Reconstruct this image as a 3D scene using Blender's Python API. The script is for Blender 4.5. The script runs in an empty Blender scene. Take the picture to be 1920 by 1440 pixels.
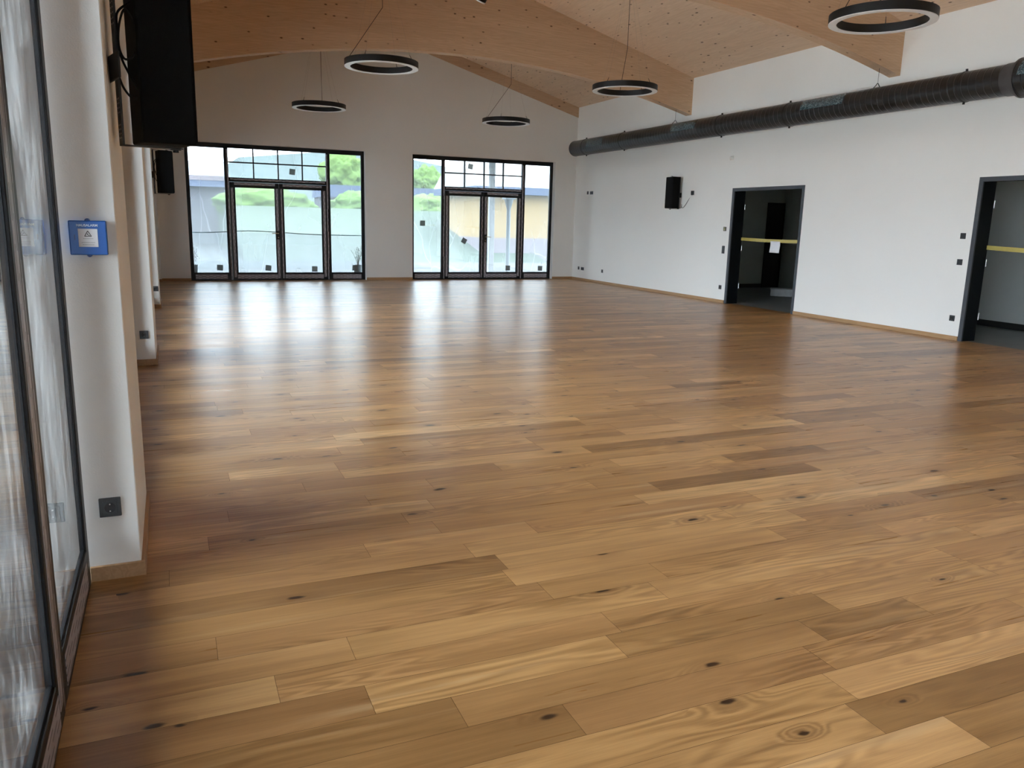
SKY = 4.6
EXPOSURE = 1.97
import bpy, bmesh, math, random
from mathutils import Vector, Matrix
random.seed(11)
PI = math.pi
FLOOR_R = 0.31
FILM_A, FILM_B = 0.24, 0.48
C = bpy.context.scene.collection

# ------------------------------------------------------------------ helpers
def link(name, me, parent=None, loc=(0, 0, 0), rotz=0.0):
    o = bpy.data.objects.new(name, me)
    C.objects.link(o)
    o.location = loc
    o.rotation_euler = (0, 0, rotz)
    if parent is not None:
        o.parent = parent
    return o

def tag(o, label=None, cat=None, group=None, kind=None):
    if label: o['label'] = label
    if cat: o['category'] = cat
    if group: o['group'] = group
    if kind: o['kind'] = kind
    return o

def thing(name, label, cat, loc=(0, 0, 0), rotz=0.0, group=None, kind=None):
    o = link(name, None, None, loc, rotz)
    o.empty_display_size = 0.1
    return tag(o, label, cat, group, kind)

class MB:
    """collects shapes into one bmesh"""
    def __init__(self):
        self.bm = bmesh.new()
    def box(self, x0, x1, y0, y1, z0, z1, bevel=0.0, seg=2):
        b = bmesh.new()
        r = bmesh.ops.create_cube(b, size=1.0)
        for v in b.verts:
            v.co = Vector(((x0 + x1) / 2 + v.co.x * (x1 - x0), (y0 + y1) / 2 + v.co.y * (y1 - y0), (z0 + z1) / 2 + v.co.z * (z1 - z0)))
        if bevel > 0:
            bmesh.ops.bevel(b, geom=list(b.edges), offset=bevel, segments=seg, affect='EDGES', profile=0.5)
        self._take(b)
        return self
    def _take(self, b, M=None):
        me = bpy.data.meshes.new('tmp')
        if M is not None: bmesh.ops.transform(b, matrix=M, verts=b.verts)
        b.to_mesh(me); b.free()
        self.bm.from_mesh(me)
        bpy.data.meshes.remove(me)
    def prism(self, poly, axis, a, b_, bevel=0.0):
        """poly in the two other axes (cyclic order x,y,z minus axis), extruded along axis from a to b_"""
        b = bmesh.new()
        def P(p, t):
            if axis == 'Y': return (p[0], t, p[1])
            if axis == 'X': return (t, p[0], p[1])
            return (p[0], p[1], t)
        lo = [b.verts.new(P(p, a)) for p in poly]
        hi = [b.verts.new(P(p, b_)) for p in poly]
        n = len(poly)
        b.faces.new(lo); b.faces.new(list(reversed(hi)))
        for i in range(n):
            b.faces.new((lo[i], hi[i], hi[(i + 1) % n], lo[(i + 1) % n]))
        bmesh.ops.recalc_face_normals(b, faces=b.faces)
        if bevel > 0:
            bmesh.ops.bevel(b, geom=list(b.edges), offset=bevel, segments=2, affect='EDGES', profile=0.5)
        self._take(b)
        return self
    def cyl(self, p0, p1, r, seg=16, r2=None, cap=True):
        p0, p1 = Vector(p0), Vector(p1)
        d = p1 - p0
        b = bmesh.new()
        bmesh.ops.create_cone(b, cap_ends=cap, segments=seg, radius1=r, radius2=r if r2 is None else r2, depth=d.length)
        q = d.to_track_quat('Z', 'Y')
        self._take(b, Matrix.Translation((p0 + p1) / 2) @ q.to_matrix().to_4x4())
        return self
    def sphere(self, c, r, sx=1, sy=1, sz=1, seg=16):
        b = bmesh.new()
        bmesh.ops.create_uvsphere(b, u_segments=seg, v_segments=max(6, seg // 2), radius=r)
        self._take(b, Matrix.Translation(c) @ Matrix.Diagonal((sx, sy, sz, 1)))
        return self
    def lathe(self, prof, seg=64, closed=True, M=None):
        """prof: list of (r, z); revolve around Z"""
        b = bmesh.new()
        rows = []
        for k in range(seg):
            a = 2 * PI * k / seg
            rows.append([b.verts.new((r * math.cos(a), r * math.sin(a), z)) for r, z in prof])
        n = len(prof)
        for k in range(seg):
            A, B_ = rows[k], rows[(k + 1) % seg]
            for i in range(n if closed else n - 1):
                j = (i + 1) % n
                b.faces.new((A[i], B_[i], B_[j], A[j]))
        bmesh.ops.recalc_face_normals(b, faces=b.faces)
        self._take(b, M)
        return self
    def tube(self, path, r, seg=8, smooth=True):
        pts = [Vector(p) for p in path]
        if smooth and len(pts) > 2:
            out = []
            for i in range(len(pts) - 1):
                p0 = pts[max(i - 1, 0)]; p1 = pts[i]; p2 = pts[i + 1]; p3 = pts[min(i + 2, len(pts) - 1)]
                for k in range(6):
                    t = k / 6
                    out.append(0.5 * ((2 * p1) + (p2 - p0) * t + (2 * p0 - 5 * p1 + 4 * p2 - p3) * t * t + (3 * p1 - p0 - 3 * p2 + p3) * t ** 3))
            out.append(pts[-1]); pts = out
        b = bmesh.new()
        rows = []
        up = Vector((0.123, 0.456, 0.88)).normalized()
        for i, p in enumerate(pts):
            d = (pts[min(i + 1, len(pts) - 1)] - pts[max(i - 1, 0)]).normalized()
            s = d.cross(up)
            if s.length < 1e-4: s = d.cross(Vector((1, 0, 0)))
            s.normalize(); t = s.cross(d)
            rows.append([b.verts.new(p + r * (math.cos(2 * PI * k / seg) * s + math.sin(2 * PI * k / seg) * t)) for k in range(seg)])
        for i in range(len(rows) - 1):
            for k in range(seg):
                b.faces.new((rows[i][k], rows[i][(k + 1) % seg], rows[i + 1][(k + 1) % seg], rows[i + 1][k]))
        b.faces.new(rows[0]); b.faces.new(list(reversed(rows[-1])))
        bmesh.ops.recalc_face_normals(b, faces=b.faces)
        self._take(b)
        return self
    def split(self, name, mat, parent=None, smooth=False):
        """links every loose piece as an object of its own"""
        bm = self.bm; bm.verts.index_update(); bm.verts.ensure_lookup_table(); seen = set(); objs = []
        for v0 in bm.verts:
            if v0.index in seen: continue
            st = [v0]; isl = []; seen.add(v0.index)
            while st:
                v = st.pop(); isl.append(v)
                for e in v.link_edges:
                    u = e.other_vert(v)
                    if u.index not in seen: seen.add(u.index); st.append(u)
            nb = MB(); mp = {v.index: nb.bm.verts.new(v.co) for v in isl}
            for f in {f for v in isl for f in v.link_faces}: nb.bm.faces.new([mp[v.index] for v in f.verts])
            objs.append(nb.build(name, mat, parent, smooth=smooth))
        bm.free()
        return objs
    def build(self, name, mat, parent=None, loc=(0, 0, 0), rotz=0.0, smooth=False):
        me = bpy.data.meshes.new(name)
        self.bm.to_mesh(me); self.bm.free()
        for m in (mat if isinstance(mat, (list, tuple)) else [mat]): me.materials.append(m)
        if smooth:
            for p in me.polygons: p.use_smooth = True
            try: me.set_sharp_from_angle(angle=math.radians(40))
            except Exception: pass
        return link(name, me, parent, loc, rotz)

# ------------------------------------------------------------------ materials
class NT:
    def __init__(self, name):
        self.m = bpy.data.materials.new(name); self.m.use_nodes = True
        self.t = self.m.node_tree; self.t.nodes.clear()
        self.out = self.n('ShaderNodeOutputMaterial')
    def n(self, typ, **kw):
        nd = self.t.nodes.new(typ)
        for k, v in kw.items():
            if k.startswith('i_'):
                key = k[2:]
                key = int(key) if key.isdigit() else key.replace('_', ' ')
                nd.inputs[key].default_value = v
            else: setattr(nd, k, v)
        return nd
    def l(self, a, b): self.t.links.new(a, b)
    def math(self, op, a, b=None, c=None, clamp=False):
        nd = self.n('ShaderNodeMath', operation=op, use_clamp=clamp)
        for i, v in enumerate((a, b, c)):
            if v is None: continue
            if isinstance(v, (int, float)): nd.inputs[i].default_value = v
            else: self.l(v, nd.inputs[i])
        return nd.outputs[0]
    def mix(self, f, a, b, blend='MIX'):
        nd = self.n('ShaderNodeMix', data_type='RGBA', blend_type=blend)
        for i, v in ((0, f), (6, a), (7, b)):
            if isinstance(v, (int, float)): nd.inputs[i].default_value = v
            elif isinstance(v, tuple): nd.inputs[i].default_value = v if len(v) == 4 else (*v, 1)
            else: self.l(v, nd.inputs[i])
        return nd.outputs[2]
    def ramp(self, f, stops, interp='LINEAR'):
        nd = self.n('ShaderNodeValToRGB'); cr = nd.color_ramp; cr.interpolation = interp
        while len(cr.elements) < len(stops): cr.elements.new(0.5)
        for e, (p, c) in zip(cr.elements, stops):
            e.position = p; e.color = c if len(c) == 4 else (*c, 1)
        self.l(f, nd.inputs[0]); return nd.outputs[0]
    def maprange(self, v, a, b, c=0.0, d=1.0, smooth=False):
        nd = self.n('ShaderNodeMapRange', interpolation_type='SMOOTHSTEP' if smooth else 'LINEAR')
        self.l(v, nd.inputs[0])
        for i, x in enumerate((a, b, c, d)): nd.inputs[i + 1].default_value = x
        return nd.outputs[0]
    def vmul(self, v, s, add=None):
        nd = self.n('ShaderNodeVectorMath', operation='MULTIPLY'); self.l(v, nd.inputs[0]); nd.inputs[1].default_value = s
        if add is None: return nd.outputs[0]
        a = self.n('ShaderNodeVectorMath', operation='ADD'); self.l(nd.outputs[0], a.inputs[0])
        if isinstance(add, tuple): a.inputs[1].default_value = add
        else: self.l(add, a.inputs[1])
        return a.outputs[0]
    def noise(self, vec, scale, detail=3, rough=0.5, dist=0.0):
        nd = self.n('ShaderNodeTexNoise'); self.l(vec, nd.inputs['Vector'])
        nd.inputs['Scale'].default_value = scale; nd.inputs['Detail'].default_value = detail
        nd.inputs['Roughness'].default_value = rough; nd.inputs['Distortion'].default_value = dist
        return nd.outputs[0]
    def bump(self, h, strength, dist, normal=None):
        nd = self.n('ShaderNodeBump'); self.l(h, nd.inputs['Height']); nd.inputs['Strength'].default_value = strength
        nd.inputs['Distance'].default_value = dist
        if normal is not None: self.l(normal, nd.inputs['Normal'])
        return nd.outputs[0]
    def principled(self, color, rough=0.5, metal=0.0, spec=0.5, normal=None, **kw):
        b = self.n('ShaderNodeBsdfPrincipled')
        def put(k, v):
            if isinstance(v, (int, float)): b.inputs[k].default_value = v
            elif isinstance(v, tuple): b.inputs[k].default_value = v if len(v) == 4 else (*v, 1)
            else: self.l(v, b.inputs[k])
        put('Base Color', color); put('Roughness', rough); put('Metallic', metal); put('Specular IOR Level', spec)
        if normal is not None: self.l(normal, b.inputs['Normal'])
        for k, v in kw.items(): put(k.replace('_', ' '), v)
        self.l(b.outputs[0], self.out.inputs[0]); return b

def simple(name, color, rough=0.5, metal=0.0, spec=0.5, var=0.06, scale=18.0, bump=0.0):
    """plain coating with a little procedural variation"""
    t = NT(name)
    co = t.n('ShaderNodeTexCoord').outputs['Object']
    nz = t.noise(co, scale, 4, 0.6)
    d = tuple(c * (1 - var) for c in color); u = tuple(min(1, c * (1 + var)) for c in color)
    col = t.ramp(nz, [(0.3, d), (0.7, u)])
    nrm = t.bump(nz, bump, 0.002) if bump else None
    t.principled(col, rough, metal, spec, nrm)
    return t.m

def mat_plaster(name, color, bump=0.25):
    t = NT(name)
    co = t.n('ShaderNodeTexCoord').outputs['Object']
    big = t.noise(co, 1.3, 3, 0.5)
    fine = t.noise(co, 160.0, 4, 0.65)
    mid = t.noise(co, 28.0, 3, 0.6)
    col = t.mix(t.maprange(big, 0.3, 0.7), tuple(c * 0.985 for c in color), color)
    h = t.math('ADD', fine, t.math('MULTIPLY', mid, 0.8))
    t.principled(col, 0.9, 0, 0.2, t.bump(h, bump, 0.0025))
    return t.m

def mat_floor():
    t = NT('oak_parquet')
    uv = t.n('ShaderNodeUVMap', uv_map='plank').outputs[0]           # metres along / across, shifted per plank
    at = t.n('ShaderNodeAttribute', attribute_name='tone')
    sep = t.n('ShaderNodeSeparateColor'); t.l(at.outputs['Color'], sep.inputs[0])
    tone, seed, hue = sep.outputs[0], sep.outputs[1], sep.outputs[2]
    cz = t.n('ShaderNodeCombineXYZ'); t.l(t.math('MULTIPLY', seed, 37.0), cz.inputs[2])
    # knots
    kv = t.vmul(uv, (2.1, 5.2, 1.0), cz.outputs[0])
    warp = t.n('ShaderNodeTexNoise'); t.l(kv, warp.inputs['Vector']); warp.inputs['Scale'].default_value = 5.0
    kv2 = t.n('ShaderNodeVectorMath', operation='MULTIPLY_ADD'); t.l(warp.outputs['Color'], kv2.inputs[0]); kv2.inputs[1].default_value = (0.10, 0.10, 0.0); t.l(kv, kv2.inputs[2])
    vo = t.n('ShaderNodeTexVoronoi', feature='F1', voronoi_dimensions='2D'); t.l(kv2.outputs[0], vo.inputs['Vector']); vo.inputs['Scale'].default_value = 1.0
    kd = vo.outputs['Distance']
    vs = t.n('ShaderNodeSeparateColor'); t.l(vo.outputs['Color'], vs.inputs[0])
    keep = t.math('GREATER_THAN', vs.outputs[0], 0.72)
    ksz = t.maprange(vs.outputs[1], 0.0, 1.0, 0.5, 1.3)
    kdn = t.math('DIVIDE', kd, ksz)
    knot_halo = t.math('MULTIPLY', keep, t.maprange(kdn, 0.34, 0.03, 0, 1, True))
    knot_core = t.math('MULTIPLY', keep, t.maprange(kdn, 0.085, 0.03, 0, 1, True))
    # cathedral figure: contour lines of a stretched noise, bent round the knots
    gv = t.vmul(uv, (0.8, 7.0, 1.0), cz.outputs[0])
    g = t.noise(gv, 1.0, 2, 0.45, 0.35)
    g2 = t.math('ADD', g, t.math('MULTIPLY', knot_halo, 0.22))
    rings = t.math('SINE', t.math('MULTIPLY', g2, t.maprange(hue, 0, 1, 55.0, 120.0)))
    rings = t.maprange(rings, -1, 1, 0, 1)
    fig = t.maprange(t.noise(t.vmul(uv, (0.9, 3.0, 1.0), cz.outputs[0]), 1.0, 2), 0.40, 0.62, 0, 1, True)
    # fine pores, long streaks
    pores = t.noise(t.vmul(uv, (7.0, 330.0, 1.0), cz.outputs[0]), 1.0, 3, 0.6)
    streak = t.noise(t.vmul(uv, (0.9, 26.0, 1.0), cz.outputs[0]), 1.0, 4, 0.6)
    broad = t.noise(t.vmul(uv, (1.1, 4.5, 1.0), cz.outputs[0]), 1.0, 2, 0.5)
    # colour
    base = t.ramp(tone, [(0.0, (0.26, 0.131, 0.045)), (0.18, (0.35, 0.184, 0.066)), (0.5, (0.455, 0.247, 0.091)), (0.8, (0.545, 0.310, 0.122)), (1.0, (0.615, 0.372, 0.158))])
    red = t.mix(t.maprange(hue, 0.2, 0.9, 0.0, 0.30), base, (0.45, 0.228, 0.094))
    v = t.math('ADD', t.math('MULTIPLY', t.math('SUBTRACT', streak, 0.5), 0.75), t.math('MULTIPLY', t.math('SUBTRACT', broad, 0.5), 0.75))
    v = t.math('ADD', v, t.math('MULTIPLY', t.math('MULTIPLY', t.math('SUBTRACT', rings, 0.5), fig), 0.36))
    v = t.math('ADD', v, t.math('MULTIPLY', t.math('SUBTRACT', pores, 0.5), 0.42))
    v = t.math('ADD', v, 1.0)
    vv = t.n('ShaderNodeCombineColor')
    for i in range(3): t.l(v if i == 0 else t.math('POWER', v, 1.15 if i == 1 else 1.3), vv.inputs[i])
    col = t.mix(1.0, red, vv.outputs[0], 'MULTIPLY')
    # sapwood streaks and dark heart streaks
    sap = t.maprange(t.noise(t.vmul(uv, (0.55, 11.0, 1.0), cz.outputs[0]), 1.0, 3, 0.55), 0.58, 0.76, 0, 0.5, True)
    col = t.mix(sap, col, (0.62, 0.42, 0.22))
    hrt = t.maprange(t.noise(t.vmul(uv, (0.7, 9.0, 2.0), cz.outputs[0]), 1.3, 3, 0.6), 0.62, 0.80, 0, 0.50, True)
    col = t.mix(hrt, col, (0.12, 0.06, 0.024))
    col = t.mix(t.math('MULTIPLY', knot_halo, 0.42), col, (0.20, 0.098, 0.036))
    col = t.mix(knot_core, col, (0.045, 0.020, 0.009))
    rough = t.maprange(streak, 0.25, 0.75, FLOOR_R - 0.05, FLOOR_R + 0.05)
    hgt = t.math('ADD', t.math('MULTIPLY', pores, 0.4), t.math('MULTIPLY', streak, 0.6))
    nrm = t.bump(hgt, 0.10, 0.0012)
    t.principled(col, rough, 0, 0.36, nrm)
    return t.m

def mat_spruce(name, axis, base, dark, knots=1.0, lam=0.0, board=0.0):
    """axis: direction of the grain ('X' or 'Y')"""
    t = NT(name)
    co = t.n('ShaderNodeTexCoord').outputs['Object']
    if axis == 'X':
        g = (0.55, 9.0, 9.0); f = (3.0, 90.0, 90.0); k = (5.6, 11.5, 11.5)
    else:
        g = (9.0, 0.55, 9.0); f = (90.0, 3.0, 90.0); k = (11.5, 5.6, 11.5)
    n1 = t.noise(t.vmul(co, g), 1.0, 3, 0.55, 0.4)
    rings = t.maprange(t.math('SINE', t.math('MULTIPLY', n1, 60.0)), -1, 1, 0, 1)
    n2 = t.noise(t.vmul(co, f), 1.0, 3, 0.6)
    n3 = t.noise(t.vmul(co, tuple(a * 0.3 for a in g)), 1.0, 2, 0.5)
    f1 = t.math('ADD', t.math('MULTIPLY', rings, 0.25), t.math('ADD', t.math('MULTIPLY', n2, 0.35), t.math('MULTIPLY', n3, 0.5)))
    col = t.ramp(f1, [(0.25, dark), (0.75, base)])
    vo = t.n('ShaderNodeTexVoronoi', feature='F1'); t.l(t.vmul(co, k), vo.inputs['Vector']); vo.inputs['Scale'].default_value = 1.0
    vs = t.n('ShaderNodeSeparateColor'); t.l(vo.outputs['Color'], vs.inputs[0])
    keep = t.math('GREATER_THAN', vs.outputs[0], 1.0 - 0.5 * knots)
    d = t.math('DIVIDE', vo.outputs['Distance'], t.maprange(vs.outputs[1], 0, 1, 0.5, 1.35))
    halo = t.math('MULTIPLY', keep, t.maprange(d, 0.30, 0.06, 0, 0.45, True))
    core = t.math('MULTIPLY', keep, t.maprange(d, 0.175, 0.11, 0, 0.9, True))
    col = t.mix(halo, col, tuple(c * 0.62 for c in dark))
    col = t.mix(core, col, (0.10, 0.045, 0.02))
    if board:
        sp = t.n('ShaderNodeSeparateXYZ'); t.l(co, sp.inputs[0])
        q = t.math('FRACT', t.math('DIVIDE', sp.outputs[0 if axis == 'Y' else 1], board))
        ln = t.math('LESS_THAN', q, 0.012)
        idx = t.math('FLOOR', t.math('DIVIDE', sp.outputs[0 if axis == 'Y' else 1], board))
        wn = t.n('ShaderNodeTexWhiteNoise', noise_dimensions='1D'); t.l(idx, wn.inputs['W'])
        col = t.mix(t.maprange(wn.outputs[0], 0, 1, 0.0, 0.16), col, dark)
        col = t.mix(t.math('MULTIPLY', ln, 0.35), col, tuple(c * 0.5 for c in dark))
    if lam:
        sp = t.n('ShaderNodeSeparateXYZ'); t.l(co, sp.inputs[0])
        # lamellas follow the arched underside of the beam
        dx = t.math('SUBTRACT', sp.outputs[0], 5.12)
        zz = t.math('ADD', sp.outputs[2], t.math('MULTIPLY', t.math('MULTIPLY', dx, dx), 0.0262))
        idx = t.math('FLOOR', t.math('DIVIDE', zz, lam))
        q = t.math('FRACT', t.math('DIVIDE', zz, lam))
        wn = t.n('ShaderNodeTexWhiteNoise', noise_dimensions='1D'); t.l(idx, wn.inputs['W'])
        col = t.mix(t.maprange(wn.outputs[0], 0, 1, 0.0, 0.30), col, dark)
        col = t.mix(t.math('MULTIPLY', t.math('LESS_THAN', q, 0.05), 0.30), col, tuple(c * 0.5 for c in dark))
    t.principled(col, 0.62, 0, 0.3, t.bump(n2, 0.08, 0.001))
    return t.m

def mat_glass(name, tint=(0.98, 0.99, 0.985), smudge=0.0):
    t = NT(name)
    tr = t.n('ShaderNodeBsdfTransparent'); tr.inputs[0].default_value = (*tint, 1)
    gl = t.n('ShaderNodeBsdfGlossy'); gl.inputs['Roughness'].default_value = 0.02
    gl.inputs[0].default_value = (1, 1, 1, 1)
    fr = t.n('ShaderNodeFresnel'); fr.inputs[0].default_value = 1.5
    co = t.n('ShaderNodeTexCoord').outputs['Object']
    nz = t.noise(co, 2.2, 3, 0.5)
    t.l(t.bump(nz, 0.06, 0.01), gl.inputs['Normal'])
    mx = t.n('ShaderNodeMixShader')
    t.l(fr.outputs[0], mx.inputs[0]); t.l(tr.outputs[0], mx.inputs[1]); t.l(gl.outputs[0], mx.inputs[2])
    last = mx.outputs[0]
    if smudge:
        df = t.n('ShaderNodeBsdfDiffuse'); df.inputs[0].default_value = (0.75, 0.75, 0.74, 1)
        s = t.noise(t.vmul(co, (2.0, 2.0, 0.7)), 2.6, 5, 0.7, 0.8)
        m2 = t.n('ShaderNodeMixShader'); t.l(t.maprange(s, 0.42, 0.75, 0.015, smudge, True), m2.inputs[0])
        t.l(last, m2.inputs[1]); t.l(df.outputs[0], m2.inputs[2]); last = m2.outputs[0]
    t.l(last, t.out.inputs[0]); return t.m

def mat_film():
    """milky builders' plastic sheeting"""
    t = NT('plastic_sheeting')
    co = t.n('ShaderNodeTexCoord').outputs['Object']
    n = t.noise(t.vmul(co, (1.0, 1.0, 0.35)), 0.9, 2, 0.45, 0.3)
    wv = t.n('ShaderNodeTexVoronoi', feature='DISTANCE_TO_EDGE'); wv.inputs['Scale'].default_value = 1.0
    wp = t.n('ShaderNodeTexNoise'); t.l(co, wp.inputs['Vector']); wp.inputs['Scale'].default_value = 0.8
    m = t.n('ShaderNodeVectorMath', operation='MULTIPLY_ADD'); t.l(wp.outputs['Color'], m.inputs[0]); m.inputs[1].default_value = (0.35, 0.35, 0.35); t.l(t.vmul(co, (1.3, 1.0, 0.45)), m.inputs[2])
    t.l(m.outputs[0], wv.inputs['Vector'])
    crease = t.maprange(wv.outputs['Distance'], 0.0, 0.014, 1.0, 0.0, True)
    crease = t.math('MULTIPLY', crease, t.maprange(n, 0.42, 0.62, 0, 1, True))
    tr = t.n('ShaderNodeBsdfTransparent'); tr.inputs[0].default_value = (0.86, 0.88, 0.88, 1)
    tl = t.n('ShaderNodeBsdfTranslucent'); tl.inputs[0].default_value = (0.50, 0.53, 0.54, 1)
    fac = t.math('ADD', t.maprange(n, 0.3, 0.7, FILM_A, FILM_B), t.math('MULTIPLY', crease, 0.30))
    mx = t.n('ShaderNodeMixShader'); t.l(fac, mx.inputs[0]); t.l(tr.outputs[0], mx.inputs[1]); t.l(tl.outputs[0], mx.inputs[2])
    t.l(mx.outputs[0], t.out.inputs[0]); return t.m

def mat_sticker():
    t = NT('grey_sticker')
    co = t.n('ShaderNodeTexCoord').outputs['Object']
    c = t.ramp(t.noise(co, 30.0, 3), [(0.3, (0.30, 0.31, 0.30)), (0.7, (0.36, 0.37, 0.36))])
    d = t.n('ShaderNodeBsdfDiffuse'); t.l(c, d.inputs[0])
    r = t.n('ShaderNodeBsdfTransparent'); r.inputs[0].default_value = (0.42, 0.43, 0.42, 1)
    m = t.n('ShaderNodeMixShader'); m.inputs[0].default_value = 0.6
    t.l(d.outputs[0], m.inputs[1]); t.l(r.outputs[0], m.inputs[2]); t.l(m.outputs[0], t.out.inputs[0])
    return t.m

def mat_tape(name, comp):
    """grey protective tape printed with rows of staggered dark dashes; comp = axis along the tape"""
    t = NT(name)
    co = t.n('ShaderNodeTexCoord').outputs['Object']
    sp = t.n('ShaderNodeSeparateXYZ'); t.l(co, sp.inputs[0])
    u = sp.outputs['XYZ'.index(comp)]; v = sp.outputs[2 if comp == 'X' else 0]
    row = t.math('FLOOR', t.math('DIVIDE', v, 0.026))
    ph = t.math('MULTIPLY', row, 0.5)
    fu = t.math('FRACT', t.math('ADD', t.math('DIVIDE', u, 0.155), ph))
    fv = t.math('FRACT', t.math('DIVIDE', v, 0.026))
    dash = t.math('MULTIPLY', t.math('LESS_THAN', fu, 0.62), t.math('LESS_THAN', t.math('ABSOLUTE', t.math('SUBTRACT', fv, 0.5)), 0.16))
    nz = t.noise(co, 9.0, 4, 0.6)
    col = t.mix(t.maprange(nz, 0.35, 0.65), (0.36, 0.35, 0.39), (0.47, 0.46, 0.50))
    col = t.mix(t.math('MULTIPLY', dash, 0.85), col, (0.03, 0.03, 0.04))
    t.principled(col, 0.38, 0, 0.5)
    return t.m

def mat_duct():
    t = NT('anthracite_spiral_duct')
    co = t.n('ShaderNodeTexCoord').outputs['Object']
    sp = t.n('ShaderNodeSeparateXYZ'); t.l(co, sp.inputs[0])
    ang = t.math('ARCTAN2', sp.outputs[2], sp.outputs[0])
    s = t.math('ADD', t.math('DIVIDE', sp.outputs[1], 0.105), t.math('DIVIDE', ang, 2 * PI))
    f = t.math('FRACT', s)
    rib = t.maprange(t.math('ABSOLUTE', t.math('SUBTRACT', f, 0.5)), 0.0, 0.10, 1.0, 0.0, True)
    nz = t.noise(t.vmul(co, (1, 0.2, 1)), 30.0, 4, 0.6)
    col = t.mix(t.maprange(nz, 0.3, 0.7), (0.016, 0.018, 0.020), (0.030, 0.032, 0.034))
    t.principled(col, 0.30, 0.25, 0.55, t.bump(rib, 0.9, 0.010))
    return t.m

def mat_filmpatch():
    t = NT('blue_film_patch')
    co = t.n('ShaderNodeTexCoord').outputs['Object']
    w = t.noise(t.vmul(co, (3.0, 5.0, 9.0)), 3.0, 4, 0.6, 1.5)
    r = t.maprange(t.math('ABSOLUTE', t.math('SUBTRACT', w, 0.5)), 0.0, 0.045, 1.0, 0.0, True)
    col = t.mix(t.math('MULTIPLY', r, 0.6), (0.030, 0.066, 0.084), (0.32, 0.46, 0.50))
    t.principled(col, 0.16, 0, 0.6, t.bump(w, 0.8, 0.02))
    return t.m

def mat_ground(name, a, b, scale=3.0):
    t = NT(name)
    co = t.n('ShaderNodeTexCoord').outputs['Object']
    n = t.noise(co, scale, 6, 0.65); n2 = t.noise(co, scale * 14, 3, 0.6)
    f = t.math('ADD', t.math('MULTIPLY', n, 0.6), t.math('MULTIPLY', n2, 0.4))
    t.principled(t.ramp(f, [(0.35, a), (0.65, b)]), 0.95, 0, 0.2, t.bump(f, 0.5, 0.03))
    return t.m

def mat_tile():
    t = NT('grey_corridor_tile')
    co = t.n('ShaderNodeTexCoord').outputs['Object']
    br = t.n('ShaderNodeTexBrick'); t.l(co, br.inputs['Vector'])
    br.inputs['Scale'].default_value = 1.0; br.offset = 0.0
    br.inputs['Brick Width'].default_value = 0.6; br.inputs['Row Height'].default_value = 0.6; br.inputs['Mortar Size'].default_value = 0.004
    br.inputs['Color1'].default_value = (0.20, 0.215, 0.21, 1); br.inputs['Color2'].default_value = (0.225, 0.24, 0.235, 1); br.inputs['Mortar'].default_value = (0.12, 0.125, 0.12, 1)
    t.principled(br.outputs[0], 0.45, 0, 0.5)
    return t.m

WALL = mat_plaster('white_plaster', (0.86, 0.855, 0.825))
GREYWALL = mat_plaster('grey_corridor_paint', (0.62, 0.64, 0.61), 0.15)
OAK = mat_floor()
CLT = mat_spruce('spruce_ceiling_panel', 'Y', (0.80, 0.60, 0.43), (0.67, 0.475, 0.32), 1.0, 0.0, 0.24)
GLULAM = mat_spruce('glulam_spruce', 'X', (0.70, 0.50, 0.335), (0.58, 0.39, 0.24), 0.7, 0.042)
SKIRT = mat_spruce('oak_skirting', 'Y', (0.46, 0.285, 0.150), (0.36, 0.21, 0.10), 0.25)
SKIRTX = mat_spruce('oak_skirting_cross', 'X', (0.46, 0.285, 0.150), (0.36, 0.21, 0.10), 0.25)
JOINT = simple('dark_joint', (0.055, 0.028, 0.012), 0.8)
FRAME = simple('anthracite_frame', (0.007, 0.008, 0.010), 0.42, 0.0, 0.3)
DOORGREY = simple('grey_steel_door_frame', (0.055, 0.062, 0.073), 0.5, 0.0, 0.5)
DOORBLACK = simple('dark_door_leaf', (0.012, 0.011, 0.010), 0.5)
GASKET = simple('black_rubber', (0.008, 0.008, 0.009), 0.6)
GLASS = mat_glass('window_glass')
GLASS_F = mat_glass('lightly_tinted_glass', (0.90, 0.915, 0.915))
GLASS_S = mat_glass('smudged_window_glass', (0.98, 0.99, 0.985), 0.22)
FILM = mat_film()
TAPE_H = mat_tape('protective_tape_lying', 'X')
TAPE_V = mat_tape('protective_tape_upright', 'Z')
STICK = mat_sticker()
STEEL = simple('brushed_steel', (0.55, 0.53, 0.50), 0.3, 1.0)
BRASS = simple('warm_nickel', (0.55, 0.47, 0.36), 0.3, 1.0)
BLACK = simple('black_plastic', (0.010, 0.010, 0.011), 0.45)
BLACKM = simple('matt_black_cabinet', (0.0018, 0.0018, 0.002), 0.75, 0, 0.12, 0.2, 300, 0.2)
GRILLE = simple('black_speaker_grille', (0.0022, 0.0022, 0.0024), 0.75, 0, 0.12, 0.3, 500, 0.4)
SOCK = simple('anthracite_socket', (0.030, 0.032, 0.035), 0.4)
LAMPBLACK = simple('black_lamp_ring', (0.006, 0.006, 0.0065), 0.5, 0, 0.35)
OPAL = simple('opal_diffuser', (0.80, 0.81, 0.80), 0.35, 0, 0.5, 0.02)
WHITEP = simple('white_plastic', (0.78, 0.77, 0.73), 0.4)
WIRE = simple('grey_steel_wire', (0.28, 0.26, 0.24), 0.4, 0.6)
CABLE = simple('dark_cable', (0.030, 0.018, 0.012), 0.5)
SPKCABLE = simple('black_speaker_cable', (0.004, 0.004, 0.0045), 0.7, 0, 0.2)
DUCT = mat_duct()
FPATCH = mat_filmpatch()
YELLOW = simple('yellow_barrier_tape', (0.50, 0.41, 0.11), 0.5)
PAPER = simple('white_paper', (0.82, 0.83, 0.86), 0.8, 0, 0.3, 0.02)
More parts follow.
